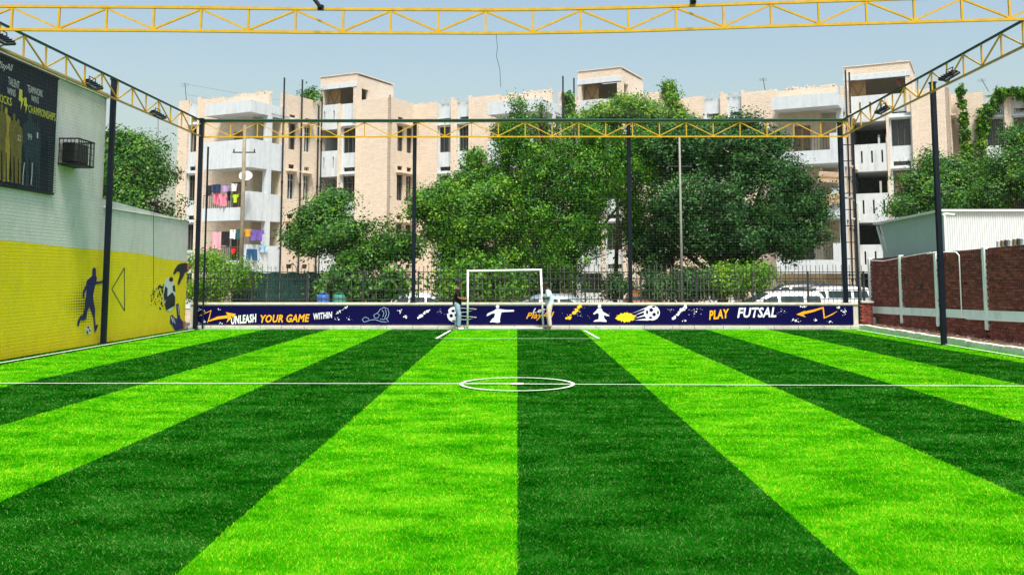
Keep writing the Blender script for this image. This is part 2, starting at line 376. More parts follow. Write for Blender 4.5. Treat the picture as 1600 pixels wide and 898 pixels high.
for a, b in zip(POSTS[1:], POSTS[:-1]):
    y0, y1 = a + 0.077, b - 0.077
    MB().prism([(-0.085, y0, wband(y0) - 0.125), (-0.085, y1, wband(y1) - 0.125), (-0.085, y1, wband(y1) + 0.125), (-0.085, y0, wband(y0) + 0.125)], (0.12, 0, 0)).build('band', M_wpost, bw)
o = MB().box(-0.16, 0.12, 34.55, 34.95, 0.0, 0.36).build('footing', M_conc, bw); bevel(o, 0.02)
# conduit on the wall
c = MB(); c.tube([(-0.13, 29.9, wtop(29.9) - 0.02), (-0.13, 29.0, wtop(29) + 0.0), (-0.13, 27.9, wtop(27.9) - 0.05), (-0.12, 27.75, wtop(27.7) - 0.15), (-0.12, 27.75, wband(27.7) - 0.10), (-0.12, 27.4, wband(27.7) - 0.13), (-0.12, 20, wband(20) - 0.12)], 0.018, 6)
o = c.build('conduit_pipe', M_bwhite); o.location = (BX, 0, 0); tag(o, 'thin white conduit pipe bent down the face of the brick wall', 'pipe')
c = MB(); c.tube([(-0.13, 34.9, wtop(34.9) - 0.06), (-0.13, 33.5, wtop(33) - 0.14), (-0.13, 31, wtop(31) - 0.03), (-0.13, 29.6, wtop(29.5) + 0.02)], 0.012, 5)
o = c.build('cable', M_bwhite); o.location = (BX, 0, 0); tag(o, 'thin pale cable sagging along the top of the brick wall', 'cable')
# black emblem on the second bay of the wall
e = atX(1440, 447, BX - 0.07)
pts = [(-.17, -.12), (-.05, -.02), (-.08, .08), (-.03, .06), (0, .17), (.05, .07), (.1, .06), (.08, -.02), (.2, -.11), (.08, -.11), (.05, -.04), (.0, .02), (-.04, -.12)]
MB().prism([(e.x - BX, e.y + a * 1.25, e.z + b) for a, b in pts], (-0.012, 0, 0)).build('black_emblem', M_navy, bw)
# short brick pier between the boundary wall and the white corner post
p_ = empty('brick_pier', (12.58, WY + 0.0, 0), label='low red brick pier beside the white corner post', cat='pier')
for r_ in range(13):
    for c_ in range(2):
        off = 0.0 if r_ % 2 else 0.08
        inst('brick', rs.choice(bm_list), p_, (0.02 + c_ * 0.205 - (0.05 if r_ % 2 else 0), 0.03, 0.08 + r_ * 0.066), (0, 0, R(90)), (0.9, 0.83, 0.84))
MB().box(-0.10, 0.34, 0.045, 0.30, -0.3, 0.90).build('pier_core', M_mort, p_)
MB().box(-0.09, 0.36, -0.06, 0.34, 0.912, 0.97).build('coping', M_conc, p_)

# ------------------------------------------------------------------ left wall and building with the yellow mural
WX = -12.0
def painted_courses(name, *a):
    """stained paint over masonry whose courses only just show through"""
    m = stained(name, *a); n = m.node_tree; b = n.nodes['Principled BSDF']
    tc = n.nodes.new('ShaderNodeTexCoord'); sp = n.nodes.new('ShaderNodeSeparateXYZ'); n.links.new(tc.outputs['Object'], sp.inputs[0])
    cb = n.nodes.new('ShaderNodeCombineXYZ'); n.links.new(sp.outputs[1], cb.inputs[0]); n.links.new(sp.outputs[2], cb.inputs[1])
    br = n.nodes.new('ShaderNodeTexBrick'); n.links.new(cb.outputs[0], br.inputs['Vector']); br.inputs['Scale'].default_value = 1; br.inputs['Brick Width'].default_value = .24; br.inputs['Row Height'].default_value = .085; br.inputs['Mortar Size'].default_value = .010; br.inputs['Mortar Smooth'].default_value = .5
    bp = n.nodes.new('ShaderNodeBump'); bp.inputs['Strength'].default_value = .55; bp.inputs['Distance'].default_value = .015; bp.invert = True
    n.links.new(br.outputs['Fac'], bp.inputs['Height']); src = b.inputs['Normal'].links[0].from_socket; n.links.new(src, bp.inputs['Normal']); n.links.new(bp.outputs[0], b.inputs['Normal'])
    mx = n.nodes.new('ShaderNodeMix'); mx.data_type = 'RGBA'; mx.blend_type = 'MULTIPLY'; cs = b.inputs['Base Color'].links[0].from_socket
    mm = n.nodes.new('ShaderNodeMath'); mm.operation = 'MULTIPLY'; mm.inputs[1].default_value = .20; n.links.new(br.outputs['Fac'], mm.inputs[0]); n.links.new(mm.outputs[0], mx.inputs['Factor']); n.links.new(cs, mx.inputs[6]); mx.inputs[7].default_value = (.45, .45, .42, 1); n.links.new(mx.outputs[2], b.inputs['Base Color'])
    return m
lw = empty('mural_wall', (WX, 0, 0), label='long plastered side wall painted yellow below and pale grey above', cat='wall')
M_ywall = painted_courses('yellow_wall_paint', (0.86, 0.68, 0.002), (0.60, 0.47, 0.01), 0.40, 0.75, 0.8, 0.5, 0.5)
M_gwall = painted_courses('pale_grey_plaster', (0.69, 0.69, 0.65), (0.34, 0.37, 0.31), 0.5, 0.9, 1.0, 0.35, 0.6)
ycut = [(3, 2.75), (10, 2.74), (17, 2.72), (20, 2.70), (22, 2.73), (24, 2.68), (26, 2.64), (28, 2.62), (29.6, 2.60), (30.6, 2.54), (31.6, 2.46), (33.0, 2.42), (33.9, 2.40)]
lo = [(0, 3, -0.3)] + [(0, y, z) for y, z in ycut] + [(0, 33.9, -0.3)]
MB().prism(lo, (-0.3, 0, 0)).build('yellow_plaster', M_ywall, lw)
hi = [(0, y, z + 0.002) for y, z in ycut] + [(0, 33.9, 3.86), (0, 26.8, 4.12), (0, 26.8, 4.14), (0, 3, 4.14)]
MB().prism(hi, (-0.3, 0, 0)).build('grey_plaster', M_gwall, lw)
MB().box(-0.36, 0.04, 26.85, 33.9, 3.86, 3.87).build('wall_cap', M_gwall, lw)
nb = empty('neighbour_building', (WX, 0, 0), label='tall pale grey building end wall carrying the dark billboard', cat='building')
MB().box(-9, 0.0, 3, 26.8, 4.142, 7.05).build('wall', M_gwall, nb)
MB().box(-9.1, 0.05, 2.9, 26.86, 7.052, 7.19).build('parapet', stained('weathered_parapet', (0.52, 0.54, 0.47), (0.14, 0.15, 0.13), 0.85, 0.9, 1.5, 1.5), nb)
# ================================================================== STEEL FRAME: trusses, columns, nets
ZB = atY(808, 213.5, 33.9).z; ZT = atY(808, 190, 33.9).z
def truss(label, axis, const, s0, s1, pitch_, zb, zt, webm, chordm, topm=None, group=None, cw=0.05, ww=0.036, phase=0):
    """planar truss along x (axis 0) or y (axis 1); zb, zt functions of the running coordinate"""
    t = empty('roof_truss', ((s0, const, 0) if axis == 0 else (const, s0, 0)), 0 if axis == 0 else R(90), label, 'truss', group)
    Pn = lambda s, z: (s - s0, 0, z)
    n_ = int(abs(s1 - s0) / pitch_); nodes = [s0 + (s1 - s0) * k / n_ for k in range(n_ + 1)]
    MB().tube([Pn(s, zb(s)) for s in nodes], cw * 0.7071, 4).build('bottom_chord', chordm, t)
    MB().tube([Pn(s, zt(s)) for s in nodes], cw * 0.7071, 4).build('top_chord', topm or chordm, t)
    for k, s in enumerate(nodes):
        MB().bar(Pn(s, zb(s) + cw / 2), Pn(s, zt(s) - cw / 2), ww).build('vertical_strut', webm, t)
        if k < n_:
            q = nodes[k + 1]
            if (k + phase) % 2: a, b = Pn(s, zb(s) + cw * .6), Pn(q, zt(q) - cw * .6)
            else: a, b = Pn(s, zt(s) - cw * .6), Pn(q, zb(q) + cw * .6)
            MB().bar(a, b, ww * 0.9).build('diagonal_strut', webm, t)
    return t
far = truss('yellow lattice truss along the far end above the fence', 0, 33.95, -11.55, 12.15, 0.98, lambda s: ZB, lambda s: ZT, M_yel, M_yel, group='yellow roof trusses')
MB().tube([(0, -0.03, ZT + 0.055), (6, -0.03, ZT + 0.045), (12, -0.03, ZT + 0.06), (18, -0.03, ZT + 0.045), (23.7, -0.03, ZT + 0.055)], 0.05, 6).build('net_rope', M_gcord, far)
lt = truss('yellow lattice truss along the left side carrying three floodlights', 1, -11.6, 33.85, 9.0, 1.0, lambda s: ZB, lambda s: ZT + 0.02, M_yel, M_yel2, M_gcord, 'yellow roof trusses')
lt.rotation_euler = (0, 0, R(90))
rt = truss('yellow lattice truss along the right side carrying two floodlights', 1, 11.95, 33.85, 9.0, 1.0, lambda s: ZB + 0.02, lambda s: ZT + 0.04, M_yel, M_yel2, M_gcord, 'yellow roof trusses')
rt.rotation_euler = (0, 0, R(87.16))
NY = 19.1
_bx = [(atY(px, py, NY).x, atY(px, py, NY).z) for px, py in ((-140, 46), (0, 46.5), (250, 48), (500, 51), (800, 52.3), (1000, 48.5), (1200, 41.5), (1400, 35.5), (1600, 30), (1740, 27))]
def nzb(x):
    return float(np.interp(x, [p[0] for p in _bx], [p[1] for p in _bx]))
near = truss('slightly sagging yellow lattice truss spanning the top of the picture', 0, NY, -11.62, 11.30, 0.982, lambda s: nzb(s), lambda s: nzb(s) + 0.50, M_yel, M_yel, group='yellow roof trusses', cw=0.056, ww=0.042, phase=1)
for px, py in ((502, 15), (1082, 5)):
    p = atY(px, py, NY)
    o = MB().bar((0, 0, 0), (0, -9, 0.0), 0.06).build('roof_purlin', M_navy); o.location = (p.x, NY - 0.03, p.z + 0.02)
    tag(o, 'dark steel purlin running off the near truss %s of the hanging wire' % ('left' if px < 800 else 'right'), 'purlin', 'dark roof purlins')
    MB().box(-0.06, 0.06, -0.08, 0.03, -0.05, 0.05).build('bracket', M_navy, o)

def column(loc, h, wd, label, ladder=None, rungs=True):
    t = empty('steel_column', loc, 0, label, 'column', 'dark steel columns')
    bevel(MB().box(-wd / 2, wd / 2, -wd / 2, wd / 2, 0, h).build('post', M_navy, t), 0.012)
    MB().box(-wd * .9, wd * .9, -wd * .9, wd * .9, 0.0, 0.018).build('base_plate', M_navy, t)
    MB().box(-wd * .62, wd * .62, -wd * .62, wd * .62, h - 0.03, h + 0.02).build('cap_plate', M_navy, t)
    if ladder:
        dx, hb = ladder
        MB().tube([(dx, 0, -0.4), (dx, 0, hb)], 0.035, 8).build('side_rail', M_navy, t)
        z = 0.4
        while rungs and z < hb - 0.2:
            MB().bar((wd / 2, 0, z), (dx, 0, z), 0.03).build('rung', M_navy, t); z += 0.6
    return t
column((-11.78, 26.75, -0.02), ZT + 0.1, 0.14, 'dark steel column standing against the yellow mural wall')
column((-11.58, 33.75, -0.02), ZT + 0.1, 0.14, 'dark steel corner column where mural wall meets the banner', ladder=(0.27, 6.6), rungs=False)
column((-3.80, WY + 0.12, 0.905), ZT - 0.85, 0.135, 'dark steel column on the boundary wall left of the goal')
column((4.14, WY + 0.12, 0.905), ZT - 0.85, 0.135, 'dark steel column on the boundary wall right of the goal')
column((11.98, WY + 0.12, 0.905), ZT - 0.85, 0.16, 'dark steel corner column with ladder rungs near the brick wall', ladder=(0.48, 6.4))
column((11.93, 26.4, -0.02), ZT - 0.1, 0.135, 'dark steel column standing in front of the brick wall and shed')
column((-11.78, 18.9, -0.02), ZT + 0.1, 0.14, 'dark steel column carrying the left end of the near truss')
column((11.25, 18.9, -0.02), ZT - 0.1, 0.135, 'dark steel column carrying the right end of the near truss')

def net(label, p0, u, v, lu, lv, cell=0.10, r=0.0003):
    m_ = MB(); p0 = Vector(p0); u = Vector(u); v = Vector(v); nn = u.cross(v)
    rr = random.Random(9)
    def wire(a, b, s):
        k = len(m_.v)
        o3 = [s * r * 1.2, (nn * 1.1 - s * 0.6) * r, (nn * -1.1 - s * 0.6) * r]
        for p in (a, b):
            for q in o3: m_.v.append(tuple(p + q))
        for q in range(3): m_.f.append((k + q, k + (q + 1) % 3, k + 3 + (q + 1) % 3, k + 3 + q))
    i = 0.0
    while i <= lu: j = rr.uniform(-.012, .012); wire(p0 + u * (i + j), p0 + u * (i - j) + v * lv, u); i += cell
    i = 0.0
    while i <= lv: j = rr.uniform(-.012, .012); wire(p0 + v * (i + j), p0 + v * (i - j) + u * lu, v); i += cell
    o = m_.build('safety_net', M_net, fix=False); tag(o, label, 'net', 'pale safety nets'); return o
net('fine pale safety net hung across the far end', (-11.55, 34.42, 0.92), (1, 0, 0), (0, 0, 1), 23.5, ZT - 0.92)
net('fine pale safety net hung in front of the mural wall', (-11.90, 9, 0.02), (0, 1, 0), (0, 0, 1), 24.8, ZT)
net('fine pale safety net hung along the brick wall side', (12.16, 9, 0.15), (0, 1, 0), (0, 0, 1), 24.8, ZT - 0.1)
net('fine pale overhead net stretched between the trusses', (-11.6, 9, ZT + 0.13), (1, 0, 0), (0, 1, 0), 23.5, 24.8, 0.10, 0.0003)

# ------------------------------------------------------------------ floodlights
M_fl = mat('floodlight_housing', (0.03, 0.04, 0.045), 0.5, 0.2, 8); M_fg = mat('floodlight_glass', (0.20, 0.25, 0.25), 0.15, 0.1, 12)
def floodlight(px, py, X, label, side):
    p = atX(px, py, X)
    t = empty('floodlight', p, 0, label, 'floodlight', 'floodlights under the side trusses'); s = side
    h = bevel(MB().box(-0.23, 0.23, -0.17, 0.17, -0.035, 0.035).build('housing', M_fl, t), 0.012)
    for k in range(6): MB().box(-0.21 + k * 0.078, -0.20 + k * 0.078, -0.15, 0.15, 0.036, 0.075).build('fin', M_fl, h)
    MB().box(-0.20, 0.20, -0.14, 0.14, -0.045, -0.036).build('lens', M_fg, h)
    for k in range(1, 4): MB().box(-0.2 + k * 0.1 - .004, -0.2 + k * 0.1 + .004, -0.14, 0.14, -0.052, -0.046).build('lens_bar', M_fl, h)
    h.rotation_euler = (R(18), R(30) * s, 0)
    MB().tube([(-0.0, 0.19, 0.0), (-0.02 * s, 0.19, 0.2), (-0.02 * s, -0.19, 0.2), (0, -0.19, 0.0)], 0.014, 6).build('yoke', M_fl, t)
    return t
floodlight(4, 62, -11.5, 'floodlight on the left truss cut by the left edge of the picture', 1)
floodlight(145, 133, -11.48, 'floodlight on the left truss just above the dark column', 1)
floodlight(247, 180, -11.48, 'floodlight on the left truss nearest the far corner', 1)
floodlight(1483, 119, 11.42, 'floodlight on the right truss above the dark column', -1)
floodlight(1380, 172, 11.68, 'floodlight on the right truss nearest the far corner', -1)
p = atX(247, 186, -11.5); q = atX(240, 468, -11.62)
o = MB().tube([(0, 0, 0), (0.02, 0.1, -1.5), (-0.01, -0.05, -3.2), (q.x - p.x, q.y - p.y, q.z - p.z)], 0.008, 5).build('hanging_cable', M_pipe); o.location = p; tag(o, 'thin dark cable hanging down the mural wall from a floodlight', 'cable')
p = atY(775, 52, NY)
o = MB().tube([(0, 0, 0), (0.03, 0, -0.3), (0.01, 0, -0.5), (0.08, 0, -0.75), (0.10, 0, -1.15)], 0.005, 5).build('hanging_wire', M_pipe); o.location = p; tag(o, 'thin grey wire dangling from the near truss against the sky', 'wire')
# security camera on the right column
cc = empty('security_camera', (12.03, 26.26, atX(1480, 333, 11.9).z), 0, 'white bullet security camera on the right dark column', 'camera')
o = MB().tube([(0.02, 0, 0), (0.24, -0.14, -0.03)], 0.04, 10).build('barrel', M_bwhite, cc); MB().box(-0.06, 0.05, -0.04, 0.04, -0.03, 0.03).build('bracket', M_bwhite, cc)
MB().tube([(0.241, -0.1405, -0.030), (0.25, -0.146, -0.031)], 0.03, 10).build('lens', M_glass, cc)

# ------------------------------------------------------------------ goal
GY = 33.45
gl = atY(730.5, 510, GY).x; gr = atY(849, 510, GY).x; gtl = atY(731, 423, GY).x; gtr = atY(845, 421, GY).x; gh = atY(790, 421.5, GY).z
goal = empty('futsal_goal', ((gl + gr) / 2, GY, 0), 0, 'white steel futsal goal frame without a net between the two people', 'goal'); gx = (gl + gr) / 2
M_goal = mat('white_goal_paint', (0.86, 0.87, 0.86), 0.35, 0.02, 3)
for b0, t0 in ((gl, gtl), (gr, gtr)): MB().tube([(b0 - gx, 0, 0.0), (t0 - gx, 0, gh)], 0.036, 12).build('goal_post', M_goal, goal, True)
MB().tube([(gtl - gx - 0.04, 0, gh - 0.045), (gtr - gx + 0.04, 0, gh)], 0.036, 12).build('crossbar', M_goal, goal, True)
MB().tube([(gl - gx + 0.035, 0, 0.03), (gr - gx - 0.035, 0, 0.03)], 0.028, 10).build('ground_bar', M_goal, goal, True)

# ------------------------------------------------------------------ iron fence behind the wall
FY = 34.75
fe = empty('iron_railing_fence', (0, FY, 0), 0, 'dark iron picket railing standing behind the banner wall', 'fence')
M_iron = mat('rusty_dark_iron', (0.030, 0.034, 0.034), 0.6, 0.4, 3)
M_iron2 = mat('weathered_pale_iron', (0.13, 0.12, 0.10), 0.7, 0.35, 3)
for z in (2.02, 1.78, 1.37, 1.02): MB().box(-11.95, 13.0, -0.012, 0.012, z - 0.016, z + 0.016).build('rail', M_iron, fe)
pk = MB(); pk.bar((0, 0, 0.55), (0, 0, 2.26), 0.016); pk.v += []; pko = pk.build('picket', M_iron); pkm = pko.data; bpy.data.objects.remove(pko)
pk = MB(); pk.tube([(0, 0, 0.55), (0, 0, 2.25), (0, 0, 2.33)], [0.012, 0.012, 0.001], 4); pko = pk.build('picket', M_iron2); pkm2 = pko.data; bpy.data.objects.remove(pko)
x = -11.85; k = 0
while x < 12.9:
    inst('picket', pkm2 if rs.random() < (0.15 if x < -4 else 0.55) else pkm, fe, (x, 0.03, rs.uniform(-.03, .03)), (0, rs.uniform(-.02, .02), rs.random())); x += 0.158; k += 1
x = -11.9
while x < 13.1: bevel(MB().box(x - 0.03, x + 0.03, -0.075, -0.015, GZ, 2.06).build('fence_post', M_iron, fe), 0.006); x += 2.06
# arched hoop topping on the fence at left
MB().tube([(-4.2 - 4.2 + 0.18 * math.cos(a), 0.06, 2.05 + 0.28 * math.sin(a)) for a in [math.pi * k / 8 for k in range(9)]], 0.012, 5).build('hoop', M_iron, fe)

# ================================================================== FLAT PRINT: banner, mural, billboard
def print_poly(parent, fn, pts, m, lvl, nrm, name='print_shape'):
    off = Vector(nrm) * (0.004 * lvl)
    return MB().prism([fn(*p) + off for p in pts], Vector(nrm) * 0.002).build(name, m, parent)
def circ(cx, cy, rx, ry=None, n=16): ry = ry or rx; return [(cx + rx * math.cos(2 * math.pi * k / n), cy + ry * math.sin(2 * math.pi * k / n)) for k in range(n)]
def ribbon(pts, wd):
    L = []; Rr = []; n_ = len(pts)
    wd = wd if isinstance(wd, (list, tuple)) else [wd] * n_
    for i, p in enumerate(pts):
        a = pts[max(i - 1, 0)]; b = pts[min(i + 1, n_ - 1)]
        dx, dy = b[0] - a[0], b[1] - a[1]; l = math.hypot(dx, dy) or 1
        L.append((p[0] - dy / l * wd[i] / 2, p[1] + dx / l * wd[i] / 2)); Rr.append((p[0] + dy / l * wd[i] / 2, p[1] - dx / l * wd[i] / 2))
    return L + Rr[::-1]
def multi(parent, fn, polys, m, lvl, nrm, name):
    if len(polys) <= 8: return [print_poly(parent, fn, q, m, lvl, nrm, name) for q in polys]
    mb = MB(); off = Vector(nrm) * (0.004 * lvl)
    for i, pts in enumerate(polys): mb.prism([fn(*p) + off + Vector(nrm) * 0.00004 * i for p in pts], Vector(nrm) * 0.002)
    return tag(mb.build(name, m, parent), kind='stuff')
def splash(cx, cy, w_, h_, n_, seed, ang=None, big=1.0):
    r = random.Random(seed); out = []
    for k in range(n_):
        a = r.uniform(0, 6.283); d = r.random() ** 0.8
        x_ = cx + math.cos(a) * d * w_; y_ = cy + math.sin(a) * d * h_
        if ang is not None: t = r.uniform(-1, 1); x_ = cx + t * w_ + r.gauss(0, w_ * 0.12); y_ = cy + t * ang * h_ + r.gauss(0, h_ * 0.12)
        s = r.uniform(0.35, 1.5) * big * (1.25 - d * 0.8)
        n2 = 9; out.append([(x_ + s * r.uniform(.6, 1.25) * math.cos(6.283 * j / n2), y_ + s * r.uniform(.6, 1.25) * math.sin(6.283 * j / n2)) for j in range(n2)])
    return out
def text(parent, string, fn, px0, px1, py_bot, py_top, m, lvl, nrm, bold=0.02, shear=0.0, slope=0.0, name='lettering'):
    """lettering fitted to the place it has on its surface: fn maps (px,py) onto the surface"""
    cu = bpy.data.curves.new('t', 'FONT'); cu.body = string; cu.offset = bold; cu.shear = shear; cu.resolution_u = 2; cu.fill_mode = 'BOTH'; cu.extrude = 0.0; cu.space_character = 1.0 + bold * 2
    ob = bpy.data.objects.new('t', cu); COL.objects.link(ob); bpy.context.view_layer.update()
    me = bpy.data.meshes.new_from_object(ob.evaluated_get(bpy.context.evaluated_depsgraph_get()))
    bpy.data.objects.remove(ob)
    co = np.empty(len(me.vertices) * 3); me.vertices.foreach_get('co', co); co = co.reshape(-1, 3)
    x0, x1 = co[:, 0].min(), co[:, 0].max(); y0, y1 = co[:, 1].min(), co[:, 1].max()
    off = Vector(nrm) * (0.004 * lvl + 0.002)
    for v in me.vertices:
        a = (v.co.x - x0) / (x1 - x0); b = (v.co.y - y0) / (y1 - y0)
        v.co = fn(px0 + (px1 - px0) * a, py_bot + (py_top - py_bot) * b + slope * (a - 0.5)) + off
    me.name = name; me.materials.clear(); me.materials.append(m)
    o = bpy.data.objects.new(name, me); COL.objects.link(o); o.parent = parent; return o

# ---- banner on the low wall
SB = F / (WY - 0.03) * 1.002
BYF = WY - 0.045
ban = empty('perimeter_banner', (0, BYF, 0), 0, 'navy perimeter banner with orange and white football graphics', 'banner')
M_bnavy = mat('banner_navy', (0.0045, 0.0035, 0.052), 0.6, 0.08, 2, 0.1, 8, spec=0.05); M_bw = mat('banner_white', (0.80, 0.82, 0.88), 0.5, 0.04, 4); M_bo = mat('banner_orange', (0.90, 0.42, 0.015), 0.5, 0.05, 4)
M_bb = mat('banner_pale_blue', (0.33, 0.45, 0.66), 0.5, 0.1, 4); M_by = mat('banner_yellow', (0.92, 0.58, 0.02), 0.5, 0.1, 8)
def bfn(px, py): p = atY(px, py, BYF); return Vector((p.x, 0, p.z))
BN = (0, -1, 0)
b0 = bfn(303, 478); b1 = bfn(1334, 507)
MB().box(b0.x, b1.x, 0.0, 0.010, b1.z, b0.z + 0.01).build('banner_sheet', M_bnavy, ban)
for px in range(420, 1334, 152): p = bfn(px, 478); MB().box(p.x - 0.004, p.x + 0.004, -0.0025, 0.0, b1.z, b0.z + 0.008).build('seam', mat('banner_seam', (0.006, 0.006, 0.05), 0.6, 0), ban)
text(ban, 'UNLEASH', bfn, 361, 400.5, 505, 491.5, M_bw, 2, BN, 0.035, 0.05, -3.5)
text(ban, 'YOUR GAME', bfn, 407, 484, 503.5, 491, M_bo, 2, BN, 0.030, 0.25, -1.5)
text(ban, 'WITHIN', bfn, 489.5, 519, 498, 488, M_bw, 2, BN, 0.03, 0.05, -3)
text(ban, "Let's", bfn, 832, 860, 488, 480.5, M_bw, 2, BN, 0.012, 0.35, -1.5)
text(ban, 'PlayAll', bfn, 822, 866, 500, 487.5, M_bo, 2, BN, 0.02, 0.4, -1.5)
text(ban, 'PLAY', bfn, 1108, 1139, 498, 483.5, M_bo, 2, BN, 0.035, 0.1, -3)
text(ban, 'FUTSAL', bfn, 1152, 1213, 496, 480, M_bw, 2, BN, 0.03, 0.2, -1)
print_poly(ban, bfn, ribbon([(312, 493), (330, 485), (325.5, 501.5), (340, 496.5), (356, 494.5)], [0.6, 2.2, 3, 4.2, 4.6]), M_bo, 1, BN, 'arrow_print')
print_poly(ban, bfn, [(353, 487.5), (369, 490.5), (354, 504), (357, 495)], M_bo, 2, BN, 'arrow_print')
print_poly(ban, bfn, ribbon([(1308, 486), (1300, 491), (1288, 496.5), (1286, 480.5), (1270, 485.5), (1252, 489.5)], [0.5, 1.8, 3, 3, 3.6, 4.2]), M_bo, 1, BN, 'arrow_print')
print_poly(ban, bfn, [(1244, 491), (1258, 485), (1254, 490), (1259, 495.5)], M_bo, 2, BN, 'arrow_print')
multi(ban, bfn, splash(315, 485, 10, 4, 12, 1) + splash(318, 503, 12, 3, 10, 2) + splash(342, 483, 3, 2, 4, 3) + splash(347, 505, 5, 2, 6, 4), M_bw, 1, BN, 'splash_print')
multi(ban, bfn, splash(535, 484, 9, 6, 26, 5, -1, 1.2) + splash(526, 499, 8, 4, 7, 6, None, .8) + splash(545, 498, 6, 5, 7, 7, None, .7), M_bw, 1, BN, 'splash_print')
lion = [[(566, 499), (570, 495), (576, 497), (576, 501), (569, 503), (566, 499)], [(577, 500), (586, 499), (595, 502), (604, 503)], [(584, 492), (589, 489), (593, 492), (590, 497), (585, 496), (584, 492)], [(590, 489), (594, 483), (600, 480), (606, 482), (608, 489), (606, 496), (600, 499), (594, 498)], [(597, 484), (600, 489), (598, 495)], [(602, 483), (604, 490), (601, 497)], [(604, 498), (607, 503)]]
multi(ban, bfn, [ribbon(q, 0.7) for q in lion], M_bb, 1, BN, 'line_drawing_print')
multi(ban, bfn, splash(663, 490, 9, 7, 30, 9, -1, 1.7) + splash(625, 486, 8, 5, 8, 10, None, .9) + splash(634, 494, 5, 5, 7, 11, None, 1.1) + splash(690, 487, 9, 5, 10, 12, None, .6), M_bw, 1, BN, 'splash_print')
print_poly(ban, bfn, circ(709, 491, 10.5, 12), M_bw, 1, BN, 'football_print'); multi(ban, bfn, [circ(708, 485.5, 3.2, 2.4, 5), circ(705, 493, 3, 3, 5), circ(713, 492, 3, 3, 5), circ(700, 488, 1.2, 3, 5), circ(709, 501, 3, 1.3, 5), circ(718, 488, 1.2, 3, 5)], M_bnavy, 2, BN, 'football_patch')
multi(ban, bfn, [ribbon([(720, 481), (745, 482.5), (731, 487), (718, 488)], 0.7), ribbon([(718, 493), (745, 495.5), (732, 499), (718, 499)], 0.7)], M_bw, 1, BN, 'motion_line_print')
Z5 = lambda L: [(640 + x / 5.333, 410 + y / 5.333) for x, y in L]
print_poly(ban, bfn, Z5([(640, 442), (650, 424), (700, 402), (722, 386), (746, 386), (800, 394), (868, 394), (870, 408), (800, 412), (766, 414), (756, 450), (752, 478), (754, 496), (735, 502), (700, 496), (668, 497), (688, 470), (706, 455), (712, 424), (690, 424), (648, 446)]), M_bw, 1, BN, 'player_print')
print_poly(ban, bfn, circ(777.5, 478.8, 2.7, 3), M_bw, 2, BN, 'player_print')
multi(ban, bfn, splash(897, 488, 11, 11, 46, 15, -1.05, 1.7), M_by, 2, BN, 'splash_print'); multi(ban, bfn, splash(902, 490, 24, 11, 26, 16, None, .55), M_bw, 1, BN, 'splash_print')
Z6 = lambda L: [(880 + x / 6.667, 470 + y / 6.667) for x, y in L]
print_poly(ban, bfn, Z6([(312, 132), (345, 98), (362, 76), (398, 76), (412, 110), (450, 132), (478, 148), (470, 160), (420, 146), (428, 180), (452, 205), (450, 218), (380, 214), (312, 216), (335, 198), (368, 190), (372, 140), (355, 122), (322, 142)]), M_bw, 1, BN, 'player_print')
print_poly(ban, bfn, circ(936.7, 478, 2.5, 3), M_bw, 2, BN, 'player_print'); multi(ban, bfn, splash(950, 491, 4, 4, 6, 17, None, .8), M_by, 2, BN, 'splash_print')
r_ = random.Random(4); bur = [(978 + (15 + r_.uniform(-3.5, 3)) * math.cos(6.283 * k / 40), 495.5 + (6.3 + (k % 2) * 1.7 + r_.uniform(-1, 1)) * math.sin(6.283 * k / 40)) for k in range(40)]
print_poly(ban, bfn, bur, M_by, 2, BN, 'burst_print')
multi(ban, bfn, [[(986, 490), (1012, 479), (1012, 480.5)], [(990, 493), (1010, 484), (1011, 486)], [(992, 497), (1010, 490), (1011, 493)], [(992, 500), (1012, 497), (1014, 500.5)]], M_bw, 1, BN, 'motion_line_print')
print_poly(ban, bfn, circ(1018.5, 488.5, 12.5, 12), M_bw, 2, BN, 'football_print'); multi(ban, bfn, [circ(1017.5, 484, 3.4, 3.2, 5), circ(1022, 491, 3.2, 3, 5), circ(1011, 487.5, 2, 3.4, 5), circ(1016.5, 496, 3, 1.8, 5), circ(1028, 488, 1.6, 3.2, 5), circ(1021, 479, 3, 1.5, 5)], M_bnavy, 3, BN, 'football_patch')
multi(ban, bfn, splash(1062, 488, 10, 10, 36, 21, -1.0, 1.5) + splash(1045, 484, 8, 3, 8, 22, None, .7) + splash(1085, 487, 14, 8, 16, 23, None, .75) + splash(1070, 501, 8, 2, 8, 24, None, .9), M_bw, 1, BN, 'splash_print')
multi(ban, bfn, splash(1222, 486, 10, 6, 14, 25, None, .6) + splash(1256, 479, 8, 3, 9, 26, None, 1.3) + splash(1243, 501, 8, 4, 12, 27, None, 1.2) + splash(1275, 500, 6, 4, 8, 28, None, .8) + splash(1318, 486, 9, 7, 16, 29, None, .9) + splash(1310, 480, 8, 3, 6, 30, None, 1.2) + splash(1297, 502, 6, 3, 7, 31, None, .8), M_bw, 1, BN, 'splash_print')

